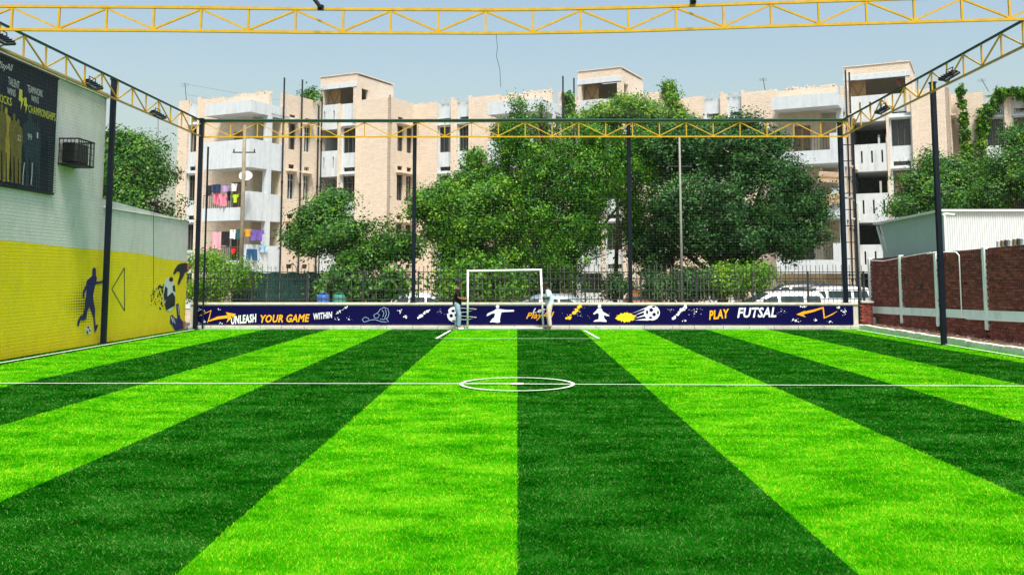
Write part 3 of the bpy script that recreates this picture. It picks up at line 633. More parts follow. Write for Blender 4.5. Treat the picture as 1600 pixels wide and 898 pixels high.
# ---- mural on the yellow wall
def wfn(px, py): p = atX(px, py, WX); return Vector((0, p.y, p.z))
WN = (1, 0, 0)
M_mn = mat('mural_navy', (0.020, 0.018, 0.12), 0.6, 0.1, 5); M_mk = mat('mural_black', (0.012, 0.02, 0.022), 0.6, 0.15, 5); M_mg = mat('mural_grey_white', (0.62, 0.66, 0.66), 0.6, 0.12, 8); M_mdg = mat('mural_dark_green_line', (0.02, 0.07, 0.045), 0.6, 0)
mu = lw
Z3 = lambda L: [(90 + x / 5.282, 390 + y / 5.282) for x, y in L]
player = [(283, 215), (285, 160), (300, 143), (314, 160), (314, 205), (322, 235), (318, 262), (350, 260), (378, 250), (385, 262), (370, 275), (312, 285), (300, 330), (290, 385), (298, 440), (308, 500), (306, 560), (312, 622), (332, 615), (322, 650), (303, 685), (298, 640), (292, 560), (272, 500), (258, 470), (245, 500), (232, 575), (210, 585), (185, 582), (172, 630), (158, 632), (162, 590), (185, 545), (208, 535), (222, 470), (232, 380), (238, 320), (220, 360), (212, 398), (202, 390), (205, 350), (232, 290), (240, 255)]
print_poly(mu, wfn, Z3(player), M_mn, 2, WN, 'player_mural')
dots = []
for r_i in range(26):
    for c_i in range(24):
        x_ = 40 + c_i * 14; y_ = 180 + r_i * 22; d = abs(x_ - 210) / 190 + abs(y_ - 450) / 300
        if d < 1.0 and x_ < 365: s = 7.5 * (1.2 - d); dots.append(Z3(circ(x_, y_ - (x_ - 200) * 0.05, s * .7, s, 5)))
multi(mu, wfn, dots, M_mk, 1, WN, 'halftone_dots')
print_poly(mu, wfn, Z3(circ(252, 662, 19, 38)), M_mg, 2, WN, 'football_mural'); multi(mu, wfn, [Z3(circ(250, 640, 9, 9, 6)), Z3(circ(243, 680, 7, 12, 6)), Z3(circ(262, 665, 6, 12, 6))], M_mk, 3, WN, 'football_patch')
tri = [(447, 325), (549, 150), (552, 505)]
multi(mu, wfn, [Z3(ribbon([tri[i], tri[(i + 1) % 3]], 7)) for i in range(3)], M_mdg, 1, WN, 'triangle_mural')
print_poly(mu, wfn, Z3(circ(920, 368, 50, 140, 24)), M_mg, 2, WN, 'football_mural')
multi(mu, wfn, [Z3(circ(934, 245, 18, 22, 6)), Z3([(885, 300), (905, 320), (902, 400), (880, 430), (872, 380)]), Z3([(905, 385), (945, 350), (968, 390), (965, 460), (930, 480), (895, 500), (880, 450)]), Z3([(945, 300), (965, 290), (970, 350), (950, 340)])], M_mk, 3, WN, 'football_patch')
r_ = random.Random(8); sh = []
for k in range(70):
    t = r_.random(); x_ = 880 - 115 * t; y_ = 380 + r_.uniform(-1, 1) * (115 - 55 * t) + 10; s = r_.uniform(4, 17) * (1.1 - t * 0.75)
    sh.append(Z3([(x_ + s * .6 * r_.uniform(.5, 1.3) * math.cos(a), y_ + s * r_.uniform(.5, 1.3) * math.sin(a)) for a in (0.3, 1.5, 2.6, 3.9, 5.2)]))
multi(mu, wfn, sh, M_mk, 1, WN, 'shard_mural')
print_poly(mu, wfn, Z3([(950, 200), (965, 160), (990, 125), (1020, 112), (1065, 108), (1070, 180), (1050, 190), (1040, 215), (1020, 250), (1002, 288), (990, 290), (990, 265), (1005, 215), (1008, 185), (985, 178), (965, 205)]), M_mk, 2, WN, 'glove_mural')
print_poly(mu, wfn, Z3([(1066, 110), (1083, 114), (1080, 184), (1068, 182)]), mat('mural_orange', (0.55, 0.16, 0.02), 0.6, 0.1), 2, WN, 'cuff_mural')
print_poly(mu, wfn, Z3([(975, 450), (995, 440), (1002, 470), (1010, 560), (1030, 590), (1038, 650), (970, 668), (945, 625), (925, 605), (928, 545), (945, 535), (965, 560), (985, 570), (980, 500)]), M_mn, 2, WN, 'glove_mural')
print_poly(mu, wfn, Z3([(1032, 588), (1055, 590), (1048, 640), (1038, 648)]), MATS['mural_orange'], 2, WN, 'cuff_mural')
multi(mu, wfn, [Z3(ribbon([(935, 550), (950, 600)], 7)), Z3(ribbon([(950, 560), (968, 610)], 5)), Z3(ribbon([(990, 460), (1000, 540)], 4))], M_mg, 3, WN, 'glove_highlight')

# ---- billboard
bb = empty('billboard', (WX + 0.06, 0, 0), 0, 'large dark navy billboard with golden team figures on the grey wall', 'billboard')
M_bbn = mat('billboard_navy', (0.003, 0.010, 0.020), 0.6, 0.15, 1.2)
p1_ = atX(91, 125, WX + 0.06); p2_ = atX(85, 302, WX + 0.06)
MB().box(-0.05, 0.0, 18.2, p1_.y, p2_.z, p1_.z).build('board', M_bbn, bb)
for z0, z1 in ((p2_.z - 0.05, p2_.z - 0.002), (p1_.z + 0.002, p1_.z + 0.04)): MB().box(-0.06, 0.012, 18.15, p1_.y + 0.04, z0, z1).build('frame_bar', M_navy, bb)
def bfn2(px, py): p = atX(px, py, WX + 0.06); return Vector((0, p.y, p.z))
M_gold = mat('print_gold', (0.36, 0.27, 0.04), 0.6, 0.3, 10); M_gold2 = mat('print_dull_gold', (0.15, 0.12, 0.025), 0.6, 0.35, 10); M_pw = mat('print_pale', (0.50, 0.55, 0.55), 0.6, 0.1); M_pg = mat('print_dark_teal', (0.015, 0.035, 0.045), 0.6, 0.3, 8); M_py = mat('print_lime', (0.50, 0.50, 0.06), 0.6, 0.1)
text(bb, 'PlayAll', bfn2, -4, 20, 112, 98, M_pw, 1, WN, 0.0, 0.4, 7)
text(bb, 'TALENT', bfn2, 12.5, 30, 136, 124, M_pw, 1, WN, 0.0, 0, 8)
text(bb, 'WINS', bfn2, 11, 24, 149.5, 138.5, M_pw, 1, WN, 0.0, 0, 5)
text(bb, 'KICKS', bfn2, -2, 18, 163, 150, M_py, 1, WN, 0.015, 0, 7)
text(bb, 'TEAMWORK', bfn2, 42.5, 66.5, 148, 137, M_pw, 1, WN, 0.0, 0, 9)
text(bb, 'WINS', bfn2, 48.5, 60, 160.5, 150.5, M_pw, 1, WN, 0.0, 0, 4)
text(bb, 'CHAMPIONSHIPS', bfn2, 44, 86.5, 183, 170.5, M_py, 1, WN, 0.015, 0, 14)
for x_, y_, s in ((30, 139, 1.0), (38, 152, 0.75)):
    print_poly(bb, bfn2, [(x_ + a * s, y_ + b * s) for a, b in ((0, 0), (4.5, 2), (4.5, 14), (7, 15.5), (2, 33), (2.5, 20), (-1, 18))], M_py, 1, WN, 'bolt_print')
Zb = lambda L: [(x / 3.743, 70 + y / 3.743) for x, y in L]
def fig(cx, top, bot, w_, m, lv):
    h = bot - top
    pts = [(cx - .10 * w_, top + .10 * h), (cx - .14 * w_, top + .04 * h), (cx, top), (cx + .14 * w_, top + .04 * h), (cx + .10 * w_, top + .10 * h), (cx + .42 * w_, top + .15 * h), (cx + .5 * w_, top + .34 * h), (cx + .36 * w_, top + .48 * h), (cx + .34 * w_, top + .66 * h), (cx + .24 * w_, top + .97 * h), (cx + .34 * w_, bot), (cx + .08 * w_, bot), (cx + .04 * w_, top + .62 * h), (cx - .06 * w_, top + .62 * h), (cx - .08 * w_, bot), (cx - .34 * w_, bot), (cx - .24 * w_, top + .9 * h), (cx - .34 * w_, top + .6 * h), (cx - .36 * w_, top + .48 * h), (cx - .5 * w_, top + .34 * h), (cx - .42 * w_, top + .15 * h)]
    print_poly(bb, bfn2, Zb(pts), m, lv, WN, 'team_figure_print')
fig(35, 362, 800, 62, M_gold, 1); fig(80, 398, 806, 60, M_gold2, 2); fig(104, 432, 812, 52, M_gold2, 3); fig(8, 340, 790, 60, M_gold2, 2); fig(172, 400, 830, 88, M_pg, 1); fig(218, 440, 840, 40, M_pg, 2)
text(bb, '22', bfn2, 26.5, 31.5, 220, 211, M_pw, 4, WN, 0.0, 0, 2); text(bb, '99', bfn2, 42.5, 49, 219, 209, M_pw, 3, WN, 0.0, 0, 2); text(bb, '1', bfn2, 56.5, 58.5, 216, 207, M_pw, 4, WN, 0.0, 0, 1)
multi(bb, bfn2, [Zb(ribbon([(140, 690), (132, 760), (130, 820)], 3)), Zb(ribbon([(186, 690), (184, 760), (178, 820)], 3))], M_pw, 3, WN, 'highlight_print')
lad = MB()
for k in range(24): y_ = 540 + k * 14; lad.prism([bfn2(*q) + Vector((0.004, 0, 0)) for q in Zb([(280, y_), (326, y_ + 2), (326, y_ + 5), (280, y_ + 3)])], (0.002, 0, 0))
lad.build('ruled_stripe_print', mat('print_slate', (0.055, 0.075, 0.085), 0.6, 0.1), bb)

# ---- air conditioner in a black cage
ac = empty('caged_air_conditioner', (WX, 24.1, 4.82), 0, 'black caged air conditioner hung on the grey wall beside the billboard', 'air conditioner')
M_cage = mat('black_cage_steel', (0.012, 0.014, 0.015), 0.5, 0.2, 8)
bevel(MB().box(0.06, 0.40, 0.06, 0.86, 0.06, 0.58).build('unit_body', mat('dirty_grey_casing', (0.07, 0.075, 0.075), 0.6, 0.3, 6), ac), 0.02)
for k in range(9): MB().box(0.08, 0.38, 0.046, 0.0595, 0.1 + k * 0.052, 0.12 + k * 0.052).build('louvre', M_cage, ac)
for z in (0, 0.66):
    for a, b in (((0, 0), (0.52, 0)), ((0.52, 0), (0.52, 0.92)), ((0.52, 0.92), (0, 0.92))): MB().bar((*a, z), (*b, z), 0.035).build('cage_rail', M_cage, ac)
for k in range(6): MB().bar((0.02 + k * 0.1, 0, 0), (0.02 + k * 0.1, 0, 0.66), 0.014).build('cage_bar', M_cage, ac); MB().bar((0.02 + k * 0.1, 0.92, 0), (0.02 + k * 0.1, 0.92, 0.66), 0.014).build('cage_bar', M_cage, ac)
for k in range(9): MB().bar((0.52, 0.06 + k * 0.1, 0), (0.52, 0.06 + k * 0.1, 0.66), 0.014).build('cage_bar', M_cage, ac)
for z in (0.16, 0.33, 0.5): MB().bar((0.52, 0, z), (0.52, 0.92, z), 0.012).build('cage_bar', M_cage, ac); MB().bar((0, 0, z), (0.52, 0, z), 0.012).build('cage_bar', M_cage, ac)
MB().box(0.0, 0.5, 0.02, 0.9, -0.03, -0.018).build('cage_floor', M_cage, ac)
# ================================================================== APARTMENT BLOCKS (stepped row, each block turned 27 degrees)
ROT = R(-27)
FL = [-1.0, 2.2, 5.45, 8.7]           # storey levels
ROOF = 11.95
def wallp(mb, axis, c, th, r0, r1, z0, z1, holes=()):
    """wall sheet with real openings. axis 0: runs along x, outer face y=c looking -y; axis 1: runs along y, outer face x=c looking +x"""
    rs_ = sorted({r0, r1, *[min(max(v, r0), r1) for h in holes for v in h[:2]]}); zs = sorted({z0, z1, *[min(max(v, z0), z1) for h in holes for v in h[2:4]]})
    def P_(r, d, z): return (r, c + d, z) if axis == 0 else (c - d, r, z)
    def solid(i, j):
        if i < 0 or j < 0 or i >= len(rs_) - 1 or j >= len(zs) - 1: return False
        rm = (rs_[i] + rs_[i + 1]) / 2; zm = (zs[j] + zs[j + 1]) / 2
        return not any(h[0] < rm < h[1] and h[2] < zm < h[3] for h in holes)
    for i in range(len(rs_) - 1):
        for j in range(len(zs) - 1):
            if not solid(i, j): continue
            a, b, e, f = rs_[i], rs_[i + 1], zs[j], zs[j + 1]
            mb.quad(P_(a, 0, e), P_(b, 0, e), P_(b, 0, f), P_(a, 0, f)); mb.quad(P_(a, th, e), P_(a, th, f), P_(b, th, f), P_(b, th, e))
            if not solid(i - 1, j): mb.quad(P_(a, 0, e), P_(a, 0, f), P_(a, th, f), P_(a, th, e))
            if not solid(i + 1, j): mb.quad(P_(b, 0, e), P_(b, th, e), P_(b, th, f), P_(b, 0, f))
            if not solid(i, j - 1): mb.quad(P_(a, 0, e), P_(a, th, e), P_(b, th, e), P_(b, 0, e))
            if not solid(i, j + 1): mb.quad(P_(a, 0, f), P_(b, 0, f), P_(b, th, f), P_(a, th, f))
    return mb
M_curt = mat('drawn_curtain', (0.30, 0.26, 0.20), 0.9, 0.2, 5); M_wfr = mat('white_window_frame', (0.5, 0.52, 0.5), 0.6, 0.1); M_shut = mat('brown_window_shutter', (0.17, 0.12, 0.08), 0.7, 0.25, 6)
def window(par, axis, c, r0, r1, z0, z1, seed=0, bars=True):
    """window part: frame and mullions, with panes and sometimes a shutter set behind"""
    r = random.Random(seed); d = 0.10
    def bx(mb, ra, rb, da, db, za, zb_):
        if axis == 0: mb.box(ra, rb, c + da, c + db, za, zb_)
        else: mb.box(c - db, c - da, ra, rb, za, zb_)
    t = 0.045; mb = MB()
    bx(mb, r0, r0 + t, d, d + .06, z0, z1); bx(mb, r1 - t, r1, d, d + .06, z0, z1); bx(mb, r0 + t, r1 - t, d, d + .06, z0, z0 + t); bx(mb, r0 + t, r1 - t, d, d + .06, z1 - t, z1)
    nm = 2 if r1 - r0 > 0.75 else 1
    for k in range(1, nm + 1): q = r0 + (r1 - r0) * k / (nm + 1); bx(mb, q - .02, q + .02, d, d + .055, z0 + t, z1 - t)
    if z1 - z0 > 1: bx(mb, r0 + t, r1 - t, d + .005, d + .05, z1 - .45, z1 - .41)
    wdw = mb.build('window', M_wfr if r.random() < 0.12 else M_frame, par)
    for k in range(nm + 1):
        a = r0 + t + (r1 - r0 - 2 * t) * k / (nm + 1); b = r0 + t + (r1 - r0 - 2 * t) * (k + 1) / (nm + 1); m = MB()
        bx(m, a + .022, b - .022, d + .062, d + .075, z0 + t, z1 - t); u = r.random()
        m.build('pane', M_curt if u < 0.10 else (M_shut if u < 0.22 else M_glass), wdw)
    return wdw
def block(ox, oy, label, a_min=-16.25, has_F1=True, has_bal=True, rails=(False, True, True), stair_r=-14.65, bay=(-14.5, -13.2), seed=1, pipes=True, back_tan=False, cut_right=0.0):
    t = empty('apartment_block', (ox, oy, 0), ROT, label, 'building', 'cream stepped apartment blocks'); r = random.Random(seed)
    def win_rows(axis, c, r0, r1, floors=FL, vents=True):
        H = []
        for f in floors:
            if f + 1.3 < 0: H.append((r0, r1, 0.6, f + 3.0))
            else: H.append((r0, r1, f + 1.3, f + 3.0))
            if vents: H.append((r0 + 0.06, r1 - 0.06, f + 3.3, f + 3.58))
        return H
    def add_wins(axis, c, H):
        for k, h in enumerate(H): window(t, axis, c, h[0], h[1], h[2], h[3], seed * 100 + k + int(abs(h[0]) * 10))
    def shade(axis, c, r0, r1, proj=0.38):
        for f in FL[1:]:
            z = f + 3.10
            if axis == 0: MB().box(r0 - .08, r1 + .08, c - proj, c + .02, z, z + .07).build('sunshade', M_white, t)
            else: MB().box(c - .02, c + proj, r0 - .08, r1 + .08, z, z + .07).build('sunshade', M_pil, t)
    PT = 13.5
    if has_F1:
        b0 = -1.1
        # stair bay: open landings behind white parapet panels with slits
        sl_w = (stair_r - a_min)
        for z0, z1 in ((11.65, 13.35), (8.45, 10.2), (5.2, 7.05), (2.0, 3.8), (-0.3, 0.75)):
            n_s = 4 if sl_w > 2 else 2
            hs = [(a_min + sl_w * (k + .5) / n_s - .055, a_min + sl_w * (k + .5) / n_s + .055, z0 + .55, z1 - .42) for k in range(n_s)] if z0 > 0 else []
            wallp(MB(), 0, b0, 0.16, a_min + 0.02, stair_r, z0, z1, hs).build('landing_parapet', M_white, t)
            MB().box(a_min + .02, stair_r, b0 + .162, 3.0, z0, z0 + .14).build('landing_slab', M_white, t)
        hs = []
        for z0 in (10.2, 7.05, 3.8): hs += [(stair_r - .95, stair_r - .80, z0 + .25, z0 + 1.15), (stair_r - .45, stair_r - .30, z0 + .25, z0 + 1.15)]
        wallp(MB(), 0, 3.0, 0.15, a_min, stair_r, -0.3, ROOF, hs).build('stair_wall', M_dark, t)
        MB().box(a_min - .2, a_min, b0 + .01, 3.2, -0.3, 13.4).build('stair_side_wall', M_white, t)
        MB().box(stair_r, bay[0], b0 - .06, 3.2, -0.3, 13.35).build('pilaster', M_pil, t)
        # window bay
        c = b0 + 0.2; H = win_rows(0, c, bay[0] + .12, bay[1] - .1)
        wallp(MB(), 0, c, 0.2, bay[0] + .002, bay[1], -0.3, 13.35, H).build('bay_panel', M_white, t); add_wins(0, c, H); shade(0, c, bay[0] + .12, bay[1] - .1, .19)
        MB().box(bay[1], bay[1] + .36, b0 - .05, 1.5, -0.3, 13.3).build('pilaster', M_pil, t)
        wallp(MB(), 0, b0, 0.25, bay[1] + .362, -10.4, -0.3, PT - 0.05).build('brick_wall', M_cream, t)
        # side face with two window columns
        H = win_rows(1, -10.4, b0 + .75, b0 + 1.45) + win_rows(1, -10.4, b0 + 1.85, b0 + 2.5)
        wallp(MB(), 1, -10.4 + 0.002, 0.25, b0, 1.6, -0.3, PT - 0.05, H).build('brick_wall', M_cream, t); add_wins(1, -10.398, H); shade(1, -10.4, b0 + .7, b0 + 2.52, .3)
        MB().box(bay[0] + .05, -10.66, b0 + .45, 9, -0.3, ROOF - .05).build('light_block_core', M_dark, t)  # unseen filler box added inside the block to stop light
        MB().box(a_min, -10.42, b0 + .26, 9, ROOF, ROOF + .15).build('roof_slab', M_white, t)
        # stair head on the roof
        ph = MB(); x0, x1, y0, y1 = a_min, bay[1], b0 + .02, 3.2
        wallp(ph, 0, y0, .2, x0, x1, 12.1, 15.3, [(x0 + .25, x1 - .28, 12.0, 14.5)])
        wallp(ph, 1, x1 + .002, .2, y0 + .2, y1, 12.1, 15.2, [(y0 + .55, y0 + 1.3, 13.4, 14.4), (y1 - .5, y1 - .3, 13.9, 14.5)])
        ph.box(x0, x0 + .2, y0 + .201, y1, 12.1, 15.2); ph.box(x0 + .2, x1 - .2, y1 - .2, y1, 12.1, 15.2)
        pho = ph.build('stair_head', M_cream, t)
        MB().box(x0 - .03, x1 + .03, y0 - .04, y0 + .001 - .002, 14.42, 14.75).build('lintel', M_white, pho)
        MB().box(x0 - .04, x1 + .06, y0 - .045, y1 + .04, 15.302, 15.36).build('stair_head_roof', M_cream, pho)
        dr = MB().box(x0 + .3, x0 + 1.25, y0 + .55, y0 + .6, 12.2, 14.45).build('roof_door', M_wood, pho)
        MB().bar((x0 + .35, y0 + .53, 12.7), (x0 + 1.2, y0 + .53, 14.3), .05).build('door_brace', M_shut, pho); MB().bar((x0 + 1.2, y0 + .53, 12.7), (x0 + .35, y0 + .53, 14.3), .05).build('door_brace', M_shut, pho)
        MB().box(x0 + 1.9, x1, b0 + .22, b0 + .4, 12.2, 13.32).build('roof_parapet', M_white, pho)
    # rear face
    b2 = 1.6; aL = max(a_min, -10.4) if not has_F1 else -10.4
    aR = -3.84 if has_bal else cut_right
    bays = [(-8.54, -7.42), (-7.02, -6.06)]; bays = [b for b in bays if b[0] > aL - .1]
    segs = [aL] + [v for b in bays for v in b] + [aR]
    for k in range(0, len(segs), 2):
        if segs[k + 1] - segs[k] > .05:
            nm = 'brick_wall' if segs[k + 1] - segs[k] > .6 else 'pilaster'
            wallp(MB(), 0, b2, .25, segs[k], segs[k + 1], -0.3, PT - r.uniform(0, .12)).build(nm, M_cream if nm == 'brick_wall' else M_pil, t)
    for b in bays:
        c = b2 + .15; H = win_rows(0, c, b[0] + .1, b[1] - .08)
        wallp(MB(), 0, c, .2, b[0] + .002, b[1] - .002, -0.3, PT - .25, H).build('bay_panel', M_white, t); add_wins(0, c, H); shade(0, c, b[0] + .1, b[1] - .08, .15)
        MB().box(b[1], b[1] + .2, b2 - .12, b2 - .001, -0.3, PT + .1).build('pilaster', M_pil, t)
    core_r = -1.5 if has_bal else cut_right - .1
    MB().box(aL + .1, core_r, b2 + .4, 10, -0.3, ROOF - .02).build('light_block_core', M_dark, t)  # added filler behind the rear face, keeps light out
    MB().box(aL, 0.0 if has_bal else cut_right, b2 + .26, 10, ROOF, ROOF + .15).build('roof_slab', M_white, t)
    wallp(MB(), 0, 10, .25, aL, 0.0 if has_bal else cut_right, -0.3, 13.2).build('rear_wall', M_cream, t)
    if has_bal:
        # parapet above the balconies, canopy, floors
        MB().box(-3.84, -.26, b2 + .3, b2 + .55, ROOF + .15, PT - .1).build('roof_parapet', M_cream, t)
        cn = MB().box(-3.84, 0.0, 0.0, .14, 11.9, 12.68); cn.box(-.14, 0.0, .14, 2.9, 11.9, 12.62); cn.box(-3.84, -3.70, .14, b2, 11.9, 12.6); cn.box(-3.70, -.14, .14, 2.9, 11.93, 12.07)
        cn.build('canopy', M_white, t)
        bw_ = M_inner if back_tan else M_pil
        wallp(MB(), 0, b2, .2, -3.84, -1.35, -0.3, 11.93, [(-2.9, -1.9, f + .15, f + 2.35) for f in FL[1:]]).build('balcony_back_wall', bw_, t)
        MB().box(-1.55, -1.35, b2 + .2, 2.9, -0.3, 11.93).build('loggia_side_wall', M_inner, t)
        for f in FL[1:]:
            d_ = MB().box(-2.9, -1.9, b2 + .1, b2 + .15, f + .15, f + 2.35).build('balcony_door', M_shut if r.random() < .5 else M_dark, t)
            MB().box(-2.45, -2.35, b2 + .085, b2 + .099, f + .3, f + 2.2).build('door_stile', M_wood, d_)
        MB().box(-.36, 0.0, 1.55, 1.95, -0.3, 11.9).build('column', M_white, t)
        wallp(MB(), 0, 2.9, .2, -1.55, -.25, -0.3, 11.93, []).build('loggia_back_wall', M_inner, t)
        for k, f in enumerate(FL[1:][::-1]):
            zb = f - .22
            bl = MB().box(-3.84, 0, 0.15, 1.549, zb, zb + .14); bl.box(-1.34, -.361, 1.55, 2.9, zb, zb + .14)
            B = bl.build('balcony', M_white, t)
            MB().box(-.14, 0.0, .15, 1.549, zb + .141, f + 1.55).build('side_parapet', M_white, B)
            MB().box(-.14, 0.0, 1.951, 2.899, zb, f + 1.5).build('side_parapet', M_white, B)
            MB().box(-3.84, -3.70, .15, b2, zb + .141, f + (1.5 if not rails[k] else .7)).build('side_parapet', M_white, B)
            if not rails[k]: MB().box(-3.84, 0.0, 0.0, .149, zb, f + 1.52).build('front_parapet', M_white, B)
            else:
                MB().box(-3.84, 0.0, 0.0, .149, zb, f + .58).build('front_parapet', M_white, B)
                MB().box(-.55, 0.0, .001, .148, f + .582, f + 1.55).build('front_parapet', M_white, B)
                MB().bar((-3.8, .07, f + 1.4), (-.56, .07, f + 1.4), .05).build('hand_rail', M_shut, B)
                for q in range(20): MB().bar((-3.78 + q * .168, .07, f + .58), (-3.78 + q * .168, .07, f + 1.39), .022).build('baluster', M_iron, B)
        # side wall with windows and drain pipes
        H = win_rows(1, 0.0, 3.5, 4.18) + win_rows(1, 0.0, 5.05, 5.68)
        wallp(MB(), 1, 0.0, .25, 2.901, 7.3, -0.3, PT + .1, H).build('brick_wall', M_cream, t); add_wins(1, 0.0, H); shade(1, 0.0, 3.4, 4.25, .35); shade(1, 0.0, 4.95, 5.75, .3)
        MB().box(-1.3, -.26, 3.11, 10, -0.3, ROOF - .02).build('light_block_core', M_dark, t)  # unseen filler added behind the side wall against stray light
        if pipes:
            for q, (bb_, zt) in enumerate(((2.86, 14.55), (4.62, 14.75), (6.35, 13.3), (6.7, 14.0))):
                pp = MB().tube([(.10, bb_, 0), (.10, bb_, zt)], .055, 8).build('drain_pipe', M_pipe, t)
                z = 1.5
                while z < zt - 1: MB().tube([(.10, bb_, z), (.10, bb_, z + .16)], .078, 8).build('pipe_collar', M_pipe, pp); z += 3.1
    # broken bricks on the parapet
    mb = MB()
    for k in range(60):
        a = r.uniform(aL + .2, aR); s = r.uniform(.03, .07); z = PT - .10 + r.uniform(-.03, .06)
        mb.box(a, a + s * 1.6, b2 + .03, b2 + .03 + s, z, z + s)
    if has_bal:
        for k in range(90):
            a = r.uniform(-3.6, -.3); s = r.uniform(.03, .08); h_ = r.random() * r.random() * .22; mb.box(a, a + s * 1.6, b2 + .3 + r.random() * .2, b2 + .52 + s, PT - .1 + h_ - .05, PT - .1 + h_ + s)
    tag(mb.build('brick_rubble', M_cream, t), kind='stuff')
    return t
UA = (-16.4, 56.6); UB = (1.55, 56.2); UC = (19.0, 54.5); UD = (36.5, 53.2)
blkA = block(*UA, 'cream apartment block at left with laundry on its balconies', a_min=-7.9, has_F1=False, seed=1)
blkB = block(*UB, 'cream apartment block behind the small leafy street tree', seed=2)
blkC = block(*UC, 'cream apartment block mostly hidden behind the two big trees', seed=3, rails=(True, True, True), back_tan=True)
blkD = block(*UD, 'cream apartment block at right with green creepers on its wall', a_min=-16.55, stair_r=-14.1, bay=(-13.95, -12.6), has_bal=False, seed=4, cut_right=-4.0)

def B_at(U, a, b, z):
    c, s = math.cos(ROT), math.sin(ROT); return Vector((U[0] + a * c - b * s, U[1] + a * s + b * c, z))
# ---------------------------------------------------------------- laundry, dishes, aerials
def cloth(px0, px1, py0, py1, U, b, col, label, seed, shape='towel'):
    """a garment hung over a line: folded sheet with ripples, real thickness"""
    r = random.Random(seed)
    def pt(px, py):
        d = ray(px, py); c, s = math.cos(ROT), math.sin(ROT); vx, vy = -s, c     # plane b=const
        k = (U[0] * vx + U[1] * vy + b) / (d.x * vx + d.y * vy); return C0 + d * k
    p0 = pt(px0, py0); p1 = pt(px1, py0); q0 = pt(px0, py1)
    W_ = (p1 - p0).length; H_ = p0.z - q0.z
    n_, m_r = 10, 7; vs = []; fs = []; ph = r.uniform(0, 6)
    for j in range(m_r + 1):
        for i in range(n_ + 1):
            u, v = i / n_, j / m_r; x_ = (u - .5) * W_
            if shape == 'shirt':
                x_ *= 1.0 if v < .3 else .68
            elif shape == 'trouser': x_ *= .9 + .1 * v
            else: x_ *= 1 - .08 * v
            vs.append((x_, .05 * math.sin(u * 9 + ph) * (0.3 + v) + .02 * math.sin(u * 23 + ph), -v * H_ * (1 + .05 * math.sin(u * 5 + ph))))
    for j in range(m_r):
        for i in range(n_):
            if shape == 'trouser' and j > 2 and i in (4, 5): continue
            a = j * (n_ + 1) + i; fs.append((a, a + 1, a + n_ + 2, a + n_ + 1))
    k = len(vs); vs2 = vs + [(x, y + .035, z + .0) for x, y, z in vs]; fs2 = fs + [tuple(k + q for q in f[::-1]) for f in fs]
    mb = MB(); mb.v = vs2; mb.f = fs2
    o = mb.build('laundry_item', mat('cloth_' + label.split()[0] + str(seed), col, .9, .15, 9), None, True); c = (p0 + p1) / 2; o.location = c; o.rotation_euler = (0, 0, ROT)
    tag(o, label, 'laundry', 'laundry drying on the left block'); return o
cloth(322, 331, 290, 305, UA, -.12, (.02, .025, .03), 'black garment at the left end of the upper balcony line', 1)
cloth(332, 344, 288, 301, UA, -.14, (.02, .04, .10), 'navy cloth on the upper balcony line beside the black garment', 2)
cloth(345, 359, 290, 300, UA, -.13, (.42, .28, .52), 'lilac cloth on the upper balcony line', 3)
cloth(360, 371, 287, 299, UA, -.12, (.75, .76, .78), 'white cloth at the right end of the upper balcony line', 4)
cloth(333, 343, 300, 319, UA, -.05, (.72, .17, .27), 'bright pink top hung over the upper balcony railing', 5, 'shirt')
cloth(343, 355, 303, 322, UA, -.07, (.68, .22, .30), 'pink patterned shirt hung over the upper balcony railing', 6, 'shirt')
cloth(354, 361, 299, 314, UA, -.05, (.02, .02, .03), 'black shirt hung over the upper balcony railing', 7, 'shirt')
cloth(362, 373, 304, 317, UA, -.06, (.45, .68, .02), 'lime green shirt hung over the upper balcony railing', 8, 'shirt')
cloth(331, 346, 362, 389, UA, -.12, (.70, .36, .42), 'long pale pink towel on the lower balcony line', 9)
cloth(346, 359, 362, 384, UA, -.10, (.015, .018, .02), 'black garment on the lower balcony line beside the pink towel', 10)
cloth(359, 368, 359, 373, UA, -.12, (.74, .76, .78), 'white vest on the lower balcony line', 11)
cloth(369, 379, 358, 374, UA, -.12, (.02, .10, .10), 'dark teal cloth on the lower balcony line', 12)
cloth(360, 369, 388, 396, UA, -.08, (.62, .02, .02), 'bright red cloth hung low on the lower balcony railing', 13)
cloth(318, 328, 385, 394, UA, -.08, (.68, .34, .38), 'small pink cloth low at the left of the lower balcony', 14)
def cloth_side(px0, px1, py0, py1, col, label, seed, shape):
    d0 = ray((px0 + px1) / 2, py0); c, s = math.cos(ROT), math.sin(ROT); ux, uy = c, s
    k = (UA[0] * ux + UA[1] * uy + .12) / (d0.x * ux + d0.y * uy); p = C0 + d0 * k
    d1 = ray((px0 + px1) / 2, py1); q = C0 + d1 * ((UA[0] * ux + UA[1] * uy + .12) / (d1.x * ux + d1.y * uy)); wpx = (px1 - px0)
    o = cloth(px0, px1, py0, py1, UA, 0, col, label, seed, shape); o.location = p; o.rotation_euler = (0, 0, ROT + R(90)); o.scale = (1.9, 1, 1)
cloth_side(383, 393, 358, 369, (.60, .33, .03), 'mustard yellow cloth hung in the lower side opening', 15, 'shirt')
cloth_side(395, 408, 359, 376, (.16, .10, .40), 'violet kurta hung in the lower side opening', 16, 'shirt')
cloth_side(389, 399, 389, 406, (.015, .09, .20), 'blue denim trousers hung on the white side parapet', 17, 'trouser')
cloth_side(408, 416, 384, 394, (.30, .50, .68), 'pale blue cloth hung at the white column of the left block', 18, 'shirt')
